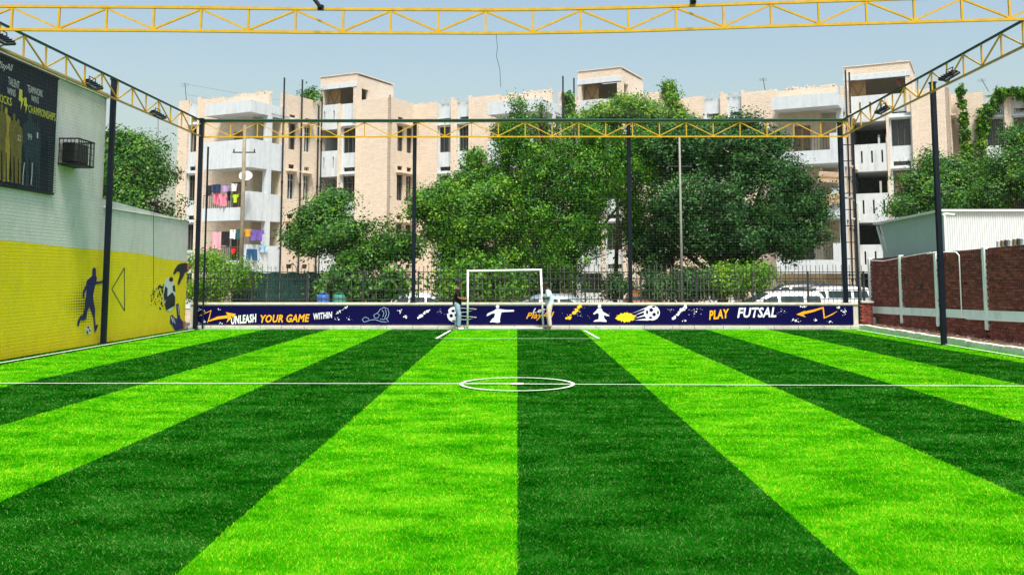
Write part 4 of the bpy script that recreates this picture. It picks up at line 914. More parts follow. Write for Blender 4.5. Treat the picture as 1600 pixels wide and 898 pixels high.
for z, nm in ((atY(350, 288, 57.5).z, 'upper'), (atY(350, 360, 57.5).z, 'lower')):
    o = MB().tube([B_at((0, 0), -3.7, 0, 0), B_at((0, 0), -1.8, -.02, -.08), B_at((0, 0), -.1, 0, 0)], .008, 4).build('washing_line', M_iron); o.location = B_at(UA, 0, -.11, z); tag(o, 'thin washing line across the %s balcony of the left block' % nm, 'line')
def dish(loc, rz, r_, label, m=None):
    t = empty('satellite_dish', loc, rz, label, 'satellite dish', 'satellite dishes'); mb = MB(); n_ = 16
    for j in range(4):
        for i in range(n_):
            def q(jj, ii): rr = r_ * jj / 4; a = 6.2832 * ii / n_; return (rr * math.cos(a), -.25 * r_ + .25 * r_ * (jj / 4) ** 2 * -1 + .25 * r_, rr * math.sin(a))
            mb.quad(q(j, i), q(j + 1, i), q(j + 1, i + 1), q(j, i + 1))
    k = len(mb.v); mb.v += [(x, y + .02, z) for x, y, z in mb.v]; mb.f += [tuple(k + v for v in f[::-1]) for f in mb.f[:]]
    d = mb.build('reflector', m or mat('dish_grey', (.45, .47, .46), .5, .2, 4), t); d.rotation_euler = (R(-35), 0, 0)
    MB().tube([(0, 0, -.1 * r_), (0, -r_ * .75, r_ * .25)], .014, 5).build('feed_arm', M_iron, t); MB().tube([(0, -r_ * .75, r_ * .25), (0, -r_ * .87, r_ * .3)], .04, 6).build('feed_horn', M_iron, t)
    MB().tube([(0, .05, 0), (0, .1, -r_ * 1.5)], .022, 6).build('mast', M_iron, t)
    return t
dish(B_at(UD, -13.2, -.6, 14.0), R(20), .42, 'reddish satellite dish on the roof beside the right stair head', mat('dish_rust', (.25, .10, .07), .6, .2, 4))
dish(B_at(UD, -13.3, .2, 15.35), R(-60), .45, 'grey satellite dish on top of the right stair head')
dish(atY(384, 276, 55.8), R(10), .40, 'small grey satellite dish by the upper balcony of the left block')
def aerial(loc, h, label, tilt=.05):
    t = empty('roof_aerial', loc, 0, label, 'aerial', 'roof aerials'); MB().tube([(0, 0, 0), (tilt * h, 0, h)], .02, 5).build('mast', M_iron, t)
    for k in range(3): MB().tube([(tilt * h - .25, 0, h * (.8 + .08 * k)), (tilt * h + .25, 0, h * (.82 + .08 * k))], .008, 4).build('element', M_iron, t)
aerial(B_at(UA, -7.3, 1.7, 13.4), 1.3, 'dark thin aerial rod on the roof of the left block', -.12)
aerial(B_at(UC, -4.6, 1.8, 13.4), .9, 'short aerial on the roof of the block behind the trees', -.15)
aerial(B_at(UD, -8.2, 1.8, 13.4), .9, 'short leaning aerial on the roof of the right block', -.5)
for k, (z, d) in enumerate(((14.6, 0), (13.9, .4))):
    p0 = B_at(UA, -7.3, 1.7, z); p1 = B_at(UB, -16, 2, z - .6); mid = (p0 + p1) / 2 - Vector((0, 0, .35))
    o = MB().tube([(0, 0, 0), mid - p0, p1 - p0], .008, 4).build('roof_cable', M_iron); o.location = p0; tag(o, '%s thin cable strung over the roof of the left block' % ('upper' if k == 0 else 'lower'), 'cable')
# blankets and boards piled on the balconies of the block beside the ladder column
for k, (px, py, tl, lb) in enumerate(((1296, 277, 6, 'upper tan board tilted on the balcony beside the ladder column'), (1298, 312, -14, 'lower carved tan panel hung tilted below the balcony railing'))):
    d = ray(px, py); c, s = math.cos(ROT), math.sin(ROT); kk = (UC[0] * -s + UC[1] * c - .14) / (d.x * -s + d.y * c); p = C0 + d * kk
    o = MB().box(-.62, .62, -.03, .03, -.32, .32).build('tan_board', mat('faded_tan_board', (.50, .37, .26), .9, .3, 4, .5, 12)); o.location = p; o.rotation_euler = (0, R(tl), ROT); tag(o, lb, 'board')
    bevel(o, .01); MB().box(-.56, .56, -.045, -.031, -.05, .05).build('board_slat', M_wood, o)

# ================================================================== SHED behind the brick wall
sx, sy = 14.0, 30.6
sh_ = empty('white_shed', (sx, sy, 0), 0, 'white corrugated shed with sloping roof edge behind the brick wall', 'shed')
M_sh = mat('white_corrugated_sheet', (.60, .63, .63), .55, .04, 2); M_sh2 = mat('shed_trim', (.62, .68, .66), .5, .06, 3)
def corr(axis, L, z0, z1f, m, par, name, step=.075):
    mb = MB(); n_ = int(L / step)
    for i in range(n_):
        pr = []
        for q in (0, .35, .5, .85, 1.0):
            s = (i + q) * step; d = -.018 if .4 < q < .9 else 0.0; pr.append((s, d))
        for (s, d), (s2, d2) in zip(pr[:-1], pr[1:]):
            if axis == 0: mb.quad((s, d, z0), (s2, d2, z0), (s2, d2, z1f(s2)), (s, d, z1f(s)))
            else: mb.quad((d, s, z0), (d, s, z1f(s)), (d2, s2, z1f(s2)), (d2, s2, z0))
    return mb.build(name, m, par, fix=False)
zt0 = atY(1466, 331, sy).z; zt1 = atX(1368, 352, sx).z; yend = atX(1378, 352, sx).y - sy
corr(0, 9.0, .3, lambda s: zt0, M_sh, sh_, 'front_sheet')
corr(1, yend, .3, lambda s: zt0 + (zt1 - zt0) * s / yend, mat('shaded_white_sheet', (.36, .48, .44), .55, .05, 2), sh_, 'side_sheet')  # shade on this side put into the sheet's colour, darker and greener than the front
MB().prism([(-.16, -.10, zt0 + .01), (9.2, -.10, zt0 + .01), (9.2, yend + .5, zt1 + .01), (-.16, yend + .5, zt1 + .01)], (0, 0, .07)).build('roof', M_sh2, sh_)
MB().box(-.02, .05, -.05, .02, .3, zt0).build('corner_trim', M_sh2, sh_)
MB().prism([(.06, yend, .3), (.06, yend, zt1), (9, yend, zt1), (9, yend, .3)], (0, .06, 0)).build('rear_sheet', M_sh, sh_)
for k, o_ in enumerate((0, .35)):
    MB().bar((-.05, yend + .35 - o_, zt1 - .05), (.06, yend - .25 - o_, 2.35), .07).build('roof_strut', M_sh2, sh_)
# leaning off-cut sheets on the brick wall
for k in range(11):
    yy = 25.9 - k * .21; c = ((.75, .77, .76), (.30, .20, .13), (.08, .08, .09))[k % 3]
    o = MB().box(-.02, .05, -.06, .05, 0, .17).build('offcut_strip', mat('offcut_%s' % 'abc'[k % 3], c, .7, .15, 6)); o.location = (BX + .08, yy, wtop(yy) + .01); o.rotation_euler = (R(12), 0, 0)
    tag(o, '%s %s strip from the far end in the row of off-cuts on the brick wall' % (('first', 'second', 'third', 'fourth', 'fifth', 'sixth', 'seventh', 'eighth', 'ninth', 'tenth', 'eleventh')[k], ('white', 'brown', 'black')[k % 3]), 'strip', 'off-cut strips on the brick wall')
# ================================================================== POLES
def pole(px, py_top, py_bot, Y, r_, label, m, lamp=False):
    p = atY(px, py_bot, Y); tpt = atY(px, py_top, Y); t = empty('utility_pole', (p.x, Y, GZ), 0, label, 'pole'); h = tpt.z - GZ
    MB().tube([(0, 0, 0), (0, 0, h * .5), (0, 0, h)], [r_, r_ * .85, r_ * .65], 10).build('shaft', m, t, True)
    if lamp:
        MB().tube([(0, 0, h - .1), (-.12, 0, h + .12), (-.3, 0, h + .22)], .025, 6).build('lamp_arm', m, t); bevel(MB().box(-.48, -.2, -.09, .09, h + .2, h + .28).build('lamp_head', m, t), .02)
    else:
        MB().bar((-.5, 0, h - 1.2), (.5, 0, h - 1.2), .05).build('cross_arm', M_iron, t)
        for q in (-.45, .45): MB().tube([(q, 0, h - 1.17), (q, 0, h - 1.05)], .03, 6).build('insulator', M_iron, t)
    return t
M_gal = mat('galvanised_steel', (.23, .23, .20), .55, .2, 3); M_gal2 = mat('weathered_pole_paint', (.22, .19, .13), .7, .3, 2)
pole(375, 196, 470, 40.5, .11, 'tall weathered street pole in front of the laundry balconies', M_gal2)
pole(1066, 214, 470, 37.5, .06, 'pale steel pole standing in front of the dark tree', M_gal)
pole(1345, 318, 470, 38.5, .05, 'slim grey lamp post between ladder column and brick wall', M_gal, True)

# ================================================================== TREES
LM = {'vine': leafmat('leaf_vine', (.007, .056, .003), (.034, .145, .005), (.17, .36, .014)),
      'bright': leafmat('leaf_bright', (.035, .12, .004), (.085, .23, .008), (.26, .40, .02)),
      'mid': leafmat('leaf_mid', (.010, .060, .006), (.034, .13, .010), (.14, .29, .025)),
      'dark': leafmat('leaf_dark', (.004, .032, .006), (.014, .072, .010), (.07, .18, .030)),
      'lush': leafmat('leaf_lush', (.014, .080, .003), (.050, .175, .005), (.19, .36, .012))}
M_bark = mat('bark', (.10, .075, .05), .95, .3, 6, .6, 20)
def leaves(name, clumps, n, size, m, parent, seed, spread=.26, twig=26, droop=.0, origin=Vector((0, 0, 0)), flat=.35, gap=-.35):
    g_ = np.random.default_rng(seed); cl = np.array([[*(Vector(c) - origin), *r_] for c, r_ in clumps]); vol = (cl[:, 3] * cl[:, 4] * cl[:, 5]) ** .6; pr = vol / vol.sum()
    T = max(60, int(n / twig)); T3 = T * 3; ci = g_.choice(len(cl), T3, p=pr)
    d = g_.normal(size=(T3, 3)); d /= np.linalg.norm(d, axis=1)[:, None]; rad = g_.random(T3) ** .42 * (.80 + .30 * g_.random(T3)); rad[g_.random(T3) < .2] *= 1.3
    tc = cl[ci, :3] + d * rad[:, None] * cl[ci, 3:]
    kx = g_.normal(size=(5, 3)) * 1.5 / max(.6, float(np.median(cl[:, 5]))) * 1.3; ph = g_.random(5) * 6.28      # uneven crown: drop twigs in coherent gaps
    nz = np.sin(tc @ kx.T + ph).sum(1); keep = np.where(nz > gap)[0]
    if len(keep) > T: keep = keep[:T]
    tc = tc[keep]; d = d[keep]; T = len(keep)
    ti = g_.integers(0, T, n); off = g_.normal(size=(n, 3)) * (spread * (.5 + .8 * g_.random(T))[ti])[:, None] * np.array([1, 1, .62])
    if droop: ln = (g_.random(T) ** 2)[ti] * droop * 3.2; off[:, :2] *= .75; off[:, 2] -= g_.random(n) * ln
    p = tc[ti] + off; out = d[ti] * .8 + off / spread * .25 + g_.normal(size=(n, 3)) * .55 + np.array([0, 0, flat]); out /= np.linalg.norm(out, axis=1)[:, None]
    ax = g_.normal(size=(n, 3)); ax[:, 2] -= .5 + droop; ax -= out * (ax * out).sum(1)[:, None]; ax /= np.linalg.norm(ax, axis=1)[:, None]; sd = np.cross(out, ax)
    L = size * (.6 + .8 * g_.random(n))[:, None]; W_ = L * (.24 + .12 * g_.random(n))[:, None]
    V = np.empty((n, 4, 3)); V[:, 0] = p; V[:, 1] = p + ax * L * .45 + sd * W_ + out * L * .06; V[:, 2] = p + ax * L; V[:, 3] = p + ax * L * .45 - sd * W_ + out * L * .06
    me = raw_mesh(name, V.reshape(-1, 3), n, 4); me.materials.append(m); me.update(calc_edges=True)
    o = bpy.data.objects.new(name, me); COL.objects.link(o); o.parent = parent; return o
def tree(name, label, base, clumps, n, size, m, seed, trunk_r=.16, group='trees behind the fence', cat='tree', spread=.33, droop=0., limbs=True, flat=.35, trunk_top=None, gap=-.5):
    base = Vector(base); t = empty(name, base, 0, label, cat, group); r = random.Random(seed)
    leaves('crown', clumps, n, size, m, t, seed, spread, 110, droop, base, flat, gap)
    if limbs:
        cz = min(c[0][2] - c[1][2] for c in clumps); cen = sum((Vector(c[0]) for c in clumps), Vector()) / len(clumps) - base
        top = trunk_top or Vector((cen.x * .35, cen.y * .35, max(.9, (cz - base.z) + .6)))
        mid = top * .5 + Vector((r.uniform(-.15, .15), r.uniform(-.1, .1), 0))
        tr = MB().tube([(0, 0, -.05), mid, top], [trunk_r * 1.35, trunk_r, trunk_r * .85], 9).build('trunk', M_bark, t, True)
        for c, rd_ in clumps:
            e = Vector(c) - base; m1 = top.lerp(e, .45) + Vector((r.uniform(-.3, .3), r.uniform(-.3, .3), r.uniform(.0, .4)))
            MB().tube([top * .92, m1, e], [trunk_r * .6, trunk_r * .38, trunk_r * .12], 6).build('limb', M_bark, tr, True)
            for q in range(3):
                dv = Vector((r.gauss(0, 1), r.gauss(0, 1), r.gauss(0, .8))).normalized(); e2 = e + Vector((dv.x * rd_[0], dv.y * rd_[1], dv.z * rd_[2])) * .8
                MB().tube([m1.lerp(e, .6), e.lerp(e2, .5), e2], [trunk_r * .22, trunk_r * .14, trunk_r * .05], 5).build('branch', M_bark, tr, True)
    return t
def cl(px, py, Y, rx, rz, ry=None):
    """clump centred where the photo shows it; radii in photo pixels turned into metres"""
    p = atY(px, py, Y); s = Y / F; return ((p.x, p.y, p.z), (rx * s, (ry or (rx + rz) / 2) * s, rz * s))
G = lambda px, Y: (atY(px, 470, Y).x, Y, GZ)
tree('street_tree', 'small broad leafy street tree left of the goal', G(548, 39), [cl(500, 345, 39.5, 34, 34), cl(535, 372, 38.6, 48, 36), cl(590, 378, 39, 50, 34), cl(560, 400, 38.2, 50, 26), cl(480, 372, 40, 26, 24), cl(625, 392, 39, 30, 22), cl(520, 315, 40, 22, 22), cl(655, 380, 39, 16, 12)], 37570, 0.124, LM['mid'], 11, .10)
tree('broadleaf_tree', 'tall yellow-green tree behind the goal, left of the two large trees', G(745, 42),
     [cl(700, 312, 42, 34, 26), cl(668, 318, 41.5, 20, 18), cl(738, 288, 42.5, 32, 26), cl(772, 290, 42.5, 26, 30), cl(690, 350, 41.5, 28, 30), cl(728, 345, 41, 44, 44), cl(775, 330, 41, 46, 50),
      cl(706, 395, 41.5, 16, 24), cl(745, 405, 41, 38, 36), cl(785, 410, 41, 36, 40), cl(722, 430, 41.5, 20, 20), cl(742, 248, 42.5, 9, 16), cl(655, 335, 41.5, 8, 14)], 84000, 0.118, LM['lush'], 12, .2, gap=-.35)
tree('vine_draped_tree', 'tall tree draped in hanging green vines directly above the goal', G(868, 40.5),
     [cl(812, 178, 42.5, 26, 20), cl(840, 195, 42, 46, 28), cl(815, 215, 42, 44, 34), cl(880, 225, 42, 60, 42), cl(935, 215, 42, 50, 36), cl(820, 265, 41.5, 42, 50), cl(870, 280, 41, 56, 54), cl(930, 275, 41, 52, 54),
      cl(980, 250, 42, 36, 44), cl(835, 335, 41, 36, 50), cl(880, 345, 40.5, 44, 56), cl(925, 335, 41, 34, 52), cl(850, 400, 40.5, 30, 44), cl(888, 410, 40.2, 26, 44), cl(985, 300, 42.5, 22, 40), cl(1005, 215, 42.5, 30, 30), cl(830, 425, 40.5, 28, 30), cl(800, 430, 40.5, 24, 24), cl(990, 340, 42.5, 18, 30), cl(788, 205, 42, 20, 28), cl(786, 245, 42, 18, 30), cl(810, 160, 42.5, 10, 14), cl(845, 168, 42.5, 14, 12)], 118000, 0.105, LM['vine'], 13, .22, droop=.8, flat=.15, gap=-2.6, spread=.27)
tree('creeper_column', 'pointed green creeper rising against the sky above the far truss', G(1050, 50), [cl(1045, 136, 50, 4, 12), cl(1048, 152, 50, 8, 14), cl(1052, 176, 50, 15, 20), cl(1065, 200, 50, 26, 20), cl(1090, 205, 50, 28, 14), cl(1130, 195, 50, 14, 16)], 19890, 0.137, LM['bright'], 14, .1, cat='creeper', spread=.2, gap=-9)
tree('shrubby_treetop', 'light feathery treetop in front of the middle stair head', G(960, 46), [cl(985, 165, 46, 26, 22), cl(950, 180, 46, 30, 18), cl(1010, 180, 46, 20, 20), cl(920, 188, 46, 22, 12)], 17680, 0.124, LM['bright'], 15, .09, gap=-9)
tree('dark_tree', 'broad dark green tree filling the space right of the middle columns', G(1130, 43), [cl(1040, 250, 43, 60, 46), cl(1110, 235, 43, 70, 40), cl(1180, 250, 43, 64, 46), cl(1050, 320, 42, 56, 56), cl(1120, 310, 42, 66, 56), cl(1195, 310, 42.5, 62, 52), cl(1245, 300, 43, 42, 40), cl(1255, 355, 43, 34, 40), cl(1080, 385, 42, 50, 46), cl(1150, 385, 42, 52, 42), cl(1215, 365, 43, 40, 40), cl(1010, 375, 43, 34, 44), cl(1060, 430, 43, 36, 26), cl(1005, 250, 43.5, 40, 44), cl(1160, 200, 43.5, 30, 18), cl(1030, 215, 43.5, 34, 26), cl(1090, 210, 43.5, 36, 18), cl(1110, 430, 42, 40, 24), cl(1170, 415, 42, 34, 22), cl(1030, 410, 42.5, 30, 30), cl(1215, 220, 43.5, 24, 16), cl(1275, 330, 43, 18, 24), cl(1240, 385, 43, 22, 16)], 137020, 0.124, LM['dark'], 16, .26, gap=-1.3)
tree('sunlit_shrub', 'bright yellow-green shrub behind the fence in front of the parked cars', G(1160, 40), [cl(1135, 440, 39.5, 34, 18), cl(1170, 432, 39.5, 34, 16), cl(1195, 420, 40, 16, 10)], 13260, 0.106, LM['bright'], 17, .05, 'shrubs behind the fence', 'shrub')
tree('leafy_shrub', 'yellow-green shrub behind the fence below the laundry balconies', G(345, 38.5), [cl(325, 415, 38.5, 26, 18), cl(345, 440, 38, 36, 22), cl(365, 432, 38.5, 26, 18), cl(320, 455, 38, 24, 16)], 17680, 0.087, LM['bright'], 18, .05, 'shrubs behind the fence', 'shrub')
tree('banana_shrub', 'broad leaved shrub behind the fence left of the goal', G(545, 38), [cl(520, 455, 38, 22, 20), cl(550, 440, 38, 24, 26), cl(580, 455, 38, 22, 20), cl(615, 445, 38.5, 18, 22)], 7072, 0.199, LM['mid'], 19, .05, 'shrubs behind the fence', 'shrub')
tree('fan_leaved_shrub', 'sprawling bright shrub right behind the goal frame', G(745, 37.6), [cl(700, 440, 38, 28, 20), cl(745, 440, 37.6, 40, 28), cl(785, 452, 37.6, 30, 20), cl(725, 455, 37.4, 26, 16)], 11492, 0.161, LM['lush'], 20, .05, 'shrubs behind the fence', 'shrub')
tree('shadow_shrub', 'dark bush behind the fence under the large dark tree', G(1075, 40), [cl(1080, 445, 40, 42, 24), cl(1030, 448, 40.5, 26, 20), cl(965, 450, 41, 22, 20)], 12155, 0.112, LM['dark'], 21, .05, 'shrubs behind the fence', 'shrub')
tree('neighbour_tree', 'rounded green tree rising behind the grey wall at left', (atY(205, 300, 40).x, 40, GZ), [cl(185, 235, 40, 30, 36), cl(215, 250, 40, 32, 40), cl(240, 275, 40, 30, 40), cl(195, 290, 39.5, 42, 42), cl(245, 315, 39.5, 32, 34), cl(175, 215, 40, 18, 18), cl(205, 330, 39, 60, 26), cl(160, 270, 40, 22, 50)], 53040, 0.124, LM['mid'], 22, .2, 'trees beyond the side walls')
tree('shed_side_tree', 'dense green tree behind the shed below the creepers', G(1470, 43), [cl(1430, 300, 43, 34, 30), cl(1480, 270, 43, 34, 28), cl(1475, 315, 42.5, 60, 30), cl(1530, 300, 43, 42, 34), cl(1460, 255, 43.5, 20, 18), cl(1415, 320, 42.5, 20, 20)], 53040, 0.118, LM['mid'], 23, .2, 'trees beyond the side walls')
tree('edge_tree', 'dense green tree at the right edge above the shed', G(1595, 41), [cl(1585, 260, 41, 36, 40), cl(1600, 215, 41.5, 22, 22), cl(1570, 305, 41, 46, 30), cl(1620, 290, 41, 40, 50)], 39780, 0.112, LM['mid'], 24, .2, 'trees beyond the side walls')
def vine(label, path, n, U, b, seed):
    c, s = math.cos(ROT), math.sin(ROT); C_ = []
    for px, py, rx, rz in path:
        d = ray(px, py); k = (U[0] * -s + U[1] * c + b) / (d.x * -s + d.y * c); p = C0 + d * k; sc_ = p.y / F; C_.append(((p.x, p.y, p.z), (rx * sc_, .22, rz * sc_)))
    t = empty('climbing_creeper', (C_[-1][0][0], C_[-1][0][1], GZ), 0, label, 'creeper', 'creepers on the right block'); o0 = Vector(t.location)
    leaves('foliage', C_, n, .22, LM['lush'], t, seed, .12, 20, .15, o0, gap=-9)
    MB().tube([(0, 0, 0)] + [tuple(Vector(q[0]) - o0) for q in C_[::-1]], .03, 5).build('stem', M_bark, t)
vine('narrow green creeper climbing straight up the brick wall of the right block', [(1501, 140, 3, 6), (1503, 160, 4, 14), (1506, 185, 5, 14), (1508, 210, 6, 14), (1510, 235, 7, 14), (1513, 258, 9, 14)], 2600, UD, .9, 31)
vine('green creeper curving up to the window of the right block', [(1566, 142, 9, 5), (1556, 155, 7, 7), (1545, 168, 8, 8), (1537, 180, 8, 9), (1534, 200, 6, 13), (1534, 225, 6, 13), (1537, 250, 9, 14)], 3000, UD, 1.3, 32)
vine('green creeper trailing along the roof edge at the right border', [(1582, 140, 8, 3), (1596, 143, 10, 5), (1612, 148, 10, 6)], 1000, UD, 1.3, 33)
vine('green creeper hanging beside the pipes of the middle block', [(889, 150, 5, 8), (890, 165, 6, 10), (892, 178, 6, 8)], 1200, UB, 3.2, 34)
p = B_at(UA, -.6, 6.2, 13.3)
tree('rooftop_plant', 'small green plant sprouting on the roof of the left block', p, [((p.x + .1, p.y, p.z + .75), (.35, .3, .55)), ((p.x - .6, p.y, p.z + .35), (.5, .3, .18))], 900, .18, LM['lush'], 35, .04, 'roof plants', 'plant')

# green sheeting behind the fence at left
gs = empty('green_shade_sheet', (-10.9, 39.6, 0), 0, 'dark green shade sheet tied behind the fence at left', 'sheet')
mb = MB(); n_ = 34
for k in range(n_):
    x0 = -1.2 + 4.1 * k / n_; x1 = -1.2 + 4.1 * (k + 1) / n_; y0_ = .05 * math.sin(k * .9); y1_ = .05 * math.sin((k + 1) * .9)
    mb.prism([(x0, y0_, .2), (x1, y1_, .2), (x1, y1_, 2.0 + .02 * math.sin(k)), (x0, y0_, 2.0 + .02 * math.sin(k - 1))], (0, .012, 0))
mb.build('sheet', mat('green_shade_cloth', (.010, .045, .036), .85, .6, 2.5), gs)
for k in range(3): MB().tube([(-1.1 + k * 1.95, -.04, GZ), (-1.1 + k * 1.95, -.04, 2.1)], .02, 6).build('stake', M_iron, gs)

# ================================================================== CARS
def car(loc, rz, label, paint, L=3.9, W=1.7, H=1.5, suv=False, group='parked cars behind the fence'):
    t = empty('parked_car', loc, rz, label, 'car', group); hw = W / 2; belt = H * .70
    # lower body: cross-sections along the length
    st = [(-L / 2, .42, belt * .80, .80), (-L / 2 + .10, .30, belt * .93, .93), (-L * .36, .22, belt, 1.0), (-.1, .20, belt * 1.0, 1.0), (L * .20, .20, belt * .98, 1.0), (L * .36, .22, belt * .90, .98), (L / 2 - .12, .28, belt * .78, .92), (L / 2, .40, belt * .66, .78)]
    mb = MB(); ring = []
    for x, zb, zt_, wf in st:
        y_ = hw * wf; i0 = len(mb.v)
        mb.v += [(x, -y_ * .9, zb), (x, -y_, zb + .18), (x, -y_, zt_ - .14), (x, -y_ * .92, zt_), (x, y_ * .92, zt_), (x, y_, zt_ - .14), (x, y_, zb + .18), (x, y_ * .9, zb)]; ring.append(i0)
    for a, b in zip(ring[:-1], ring[1:]):
        for q in range(8): mb.f.append((a + q, a + (q + 1) % 8, b + (q + 1) % 8, b + q))
    mb.f.append(tuple(ring[0] + q for q in range(8))); mb.f.append(tuple(ring[-1] + q for q in range(8)))
    body = mb.build('body', paint, t, True)
    # cabin: smooth roof loft over pillars
    rear = -L * (.49 if suv else .44); rr = -L * (.44 if suv else .30); fr = L * .06; fs_ = L * .25
    sec = [(rear, belt * .97, .0), (rear + (rr - rear) * .5, belt + (H - belt) * .55, .5), (rr, H - .06, .92), (rr + .25, H - .015, 1), ((rr + fr) / 2, H, 1), (fr - .2, H - .03, 1), (fr, H - .09, .9), ((fr + fs_) / 2, belt + (H - belt) * .42, .45), (fs_, belt * .96, .0)]
    mb = MB(); ring = []
    for x, z, k in sec:
        yb = hw * .93; yt = hw * (.93 - .17 * k); i0 = len(mb.v)
        mb.v += [(x, -yb, belt * .95), (x, -yt, max(z - .07, belt * .95)), (x, -yt * .80, z), (x, yt * .80, z), (x, yt, max(z - .07, belt * .95)), (x, yb, belt * .95)]; ring.append(i0)
    for a, b in zip(ring[:-1], ring[1:]):
        for q in range(5): mb.f.append((a + q, a + q + 1, b + q + 1, b + q))
    mb.build('roof', paint, t, True)
    # side windows
    def ywin(z): return hw * (.93 - .17 * min(1, (z - belt * .95) / (H - .07 - belt * .95)))
    zl, zh = belt + .05, H - .19
    wins = [[(rear + .42 * (1 if not suv else .6), zl), (rr + .10, zh), (rr + (fr - rr) * .30, zh), (rr + (fr - rr) * .30, zl)], [(rr + (fr - rr) * .36, zl), (rr + (fr - rr) * .36, zh), (rr + (fr - rr) * .80, zh), (rr + (fr - rr) * .80, zl)], [(rr + (fr - rr) * .86, zl), (rr + (fr - rr) * .86, zh), (fr - .05, zh - .02), (fs_ - .28, zl)]]
    M_cg = mat('car_glass', (.02, .045, .05), .08, 0, spec=.6)
    for sgn in (-1, 1):
        for wn in wins:
            MB().prism([(x, sgn * (ywin(z) + .004), z) for x, z in wn], (0, sgn * .008, 0)).build('side_window', M_cg, t)
        MB().bar((-L * .1, sgn * (hw + .012), belt * .80), (-L * .05, sgn * (hw + .012), belt * .80), .03).build('door_handle', M_gal, body)
        mr = bevel(MB().box(L * .15, L * .22, sgn * (hw + .02), sgn * (hw + .17), belt + .01, belt + .14).build('wing_mirror', paint, t), .03)
    MB().prism([(fs_ - .06, -hw * .80, belt + .015), (fs_ - .06, hw * .80, belt + .015), (fr + .04, hw * .66, H - .11), (fr + .04, -hw * .66, H - .11)], (.03, 0, .035)).build('windscreen', M_cg, t)
    MB().prism([(rear + .10, -hw * .78, belt + .06), (rear + .10, hw * .78, belt + .06), (rr - .03, hw * .66, H - .14), (rr - .03, -hw * .66, H - .14)], (-.04, 0, .04)).build('rear_window', M_cg, t)
    for sgn in (-1, 1):
        bevel(MB().box(L / 2 - .16, L / 2 - .02, sgn * hw * .74 - .16, sgn * hw * .74 + .16, belt * .62, belt * .76).build('headlight', M_bwhite, t), .02)
        bevel(MB().box(-L / 2 - .01, -L / 2 + .12, sgn * hw * .74 - .13, sgn * hw * .74 + .13, belt * .70, belt * .94).build('tail_light', mat('tail_light_red', (.35, .02, .015), .3, .05), t), .02)
        if suv: MB().tube([(rr + .2, sgn * hw * .66, H + .0), (rr + .3, sgn * hw * .66, H + .05), (fr - .25, sgn * hw * .66, H + .04), (fr - .1, sgn * hw * .66, H - .03)], .02, 6).build('roof_rail', M_pipe, t)
        for x in (-L * .31, L * .31):
            wl = MB().tube([(x, sgn * (hw - .20), .31), (x, sgn * (hw + .01), .31)], .31, 20).build('wheel', mat('tyre_rubber', (.02, .02, .02), .9, .1), t); MB().tube([(x, sgn * (hw + .011), .31), (x, sgn * (hw + .02), .31)], .19, 14).build('rim', M_gal, wl)
    return t
M_cw = mat('white_car_paint', (.60, .61, .62), .22, .01, 2, spec=.5); M_cg2 = mat('blue_grey_car_paint', (.16, .22, .25), .2, .03, 2, spec=.6); M_cb = mat('brown_car_paint', (.22, .085, .03), .3, .05, 2); M_cd = mat('dark_car_paint', (.02, .022, .025), .22, .03, 2, spec=.6)
CYR = 38.6
car((atY(668, 470, CYR).x, CYR, GZ), 0, 'white hatchback parked behind the fence left of the goal', M_cw, 3.7, 1.65, 1.56)
car((atY(843, 470, CYR).x, CYR, GZ), R(180), 'blue-grey saloon car parked behind the goal', M_cg2, 4.3, 1.7, 1.50)
car((atY(1206, 470, 38.2).x, 38.2, GZ), R(180), 'white estate car nearest the fence at right', M_cw, 4.1, 1.75, 1.62, True)
car((atY(1280, 470, 40.6).x, 40.6, GZ), R(180), 'white sport utility car with red tail light beside the ladder column', M_cw, 4.3, 1.8, 1.78, True)
car((atY(1225, 470, 43.0).x, 43.0, GZ), R(180), 'dark car with roof rails behind the two white cars', M_cd, 4.3, 1.8, 1.92, True)
car((atY(1003, 470, 41.5).x, 41.5, GZ), R(90), 'small rust-brown car in the shade right of the goal', M_cb, 3.6, 1.55, 1.62)
def drum(px, col, label):
    p = atY(px, 470, 36.0); t = empty('plastic_drum', (p.x, 36.0, GZ), 0, label, 'drum', 'plastic drums behind the wall'); m = mat('drum_' + label.split()[0], col, .4, .1, 3); ht = atY(px, 460, 36).z - GZ
    MB().tube([(0, 0, 0), (0, 0, .1), (0, 0, ht * .35), (0, 0, ht * .36), (0, 0, ht * .7), (0, 0, ht * .71), (0, 0, ht - .1), (0, 0, ht - .02), (0, 0, ht)], [.21, .24, .25, .262, .262, .25, .25, .20, .12], 18).build('barrel', m, t, True)
    MB().tube([(-.16, 0, ht - .05), (-.14, 0, ht + .05), (.14, 0, ht + .05), (.16, 0, ht - .05)], .015, 6).build('handle', m, t)
drum(505, (.03, .10, .32), 'blue plastic drum behind the wall left of the goal'); drum(530, (.04, .20, .15), 'green plastic drum behind the wall left of the goal')

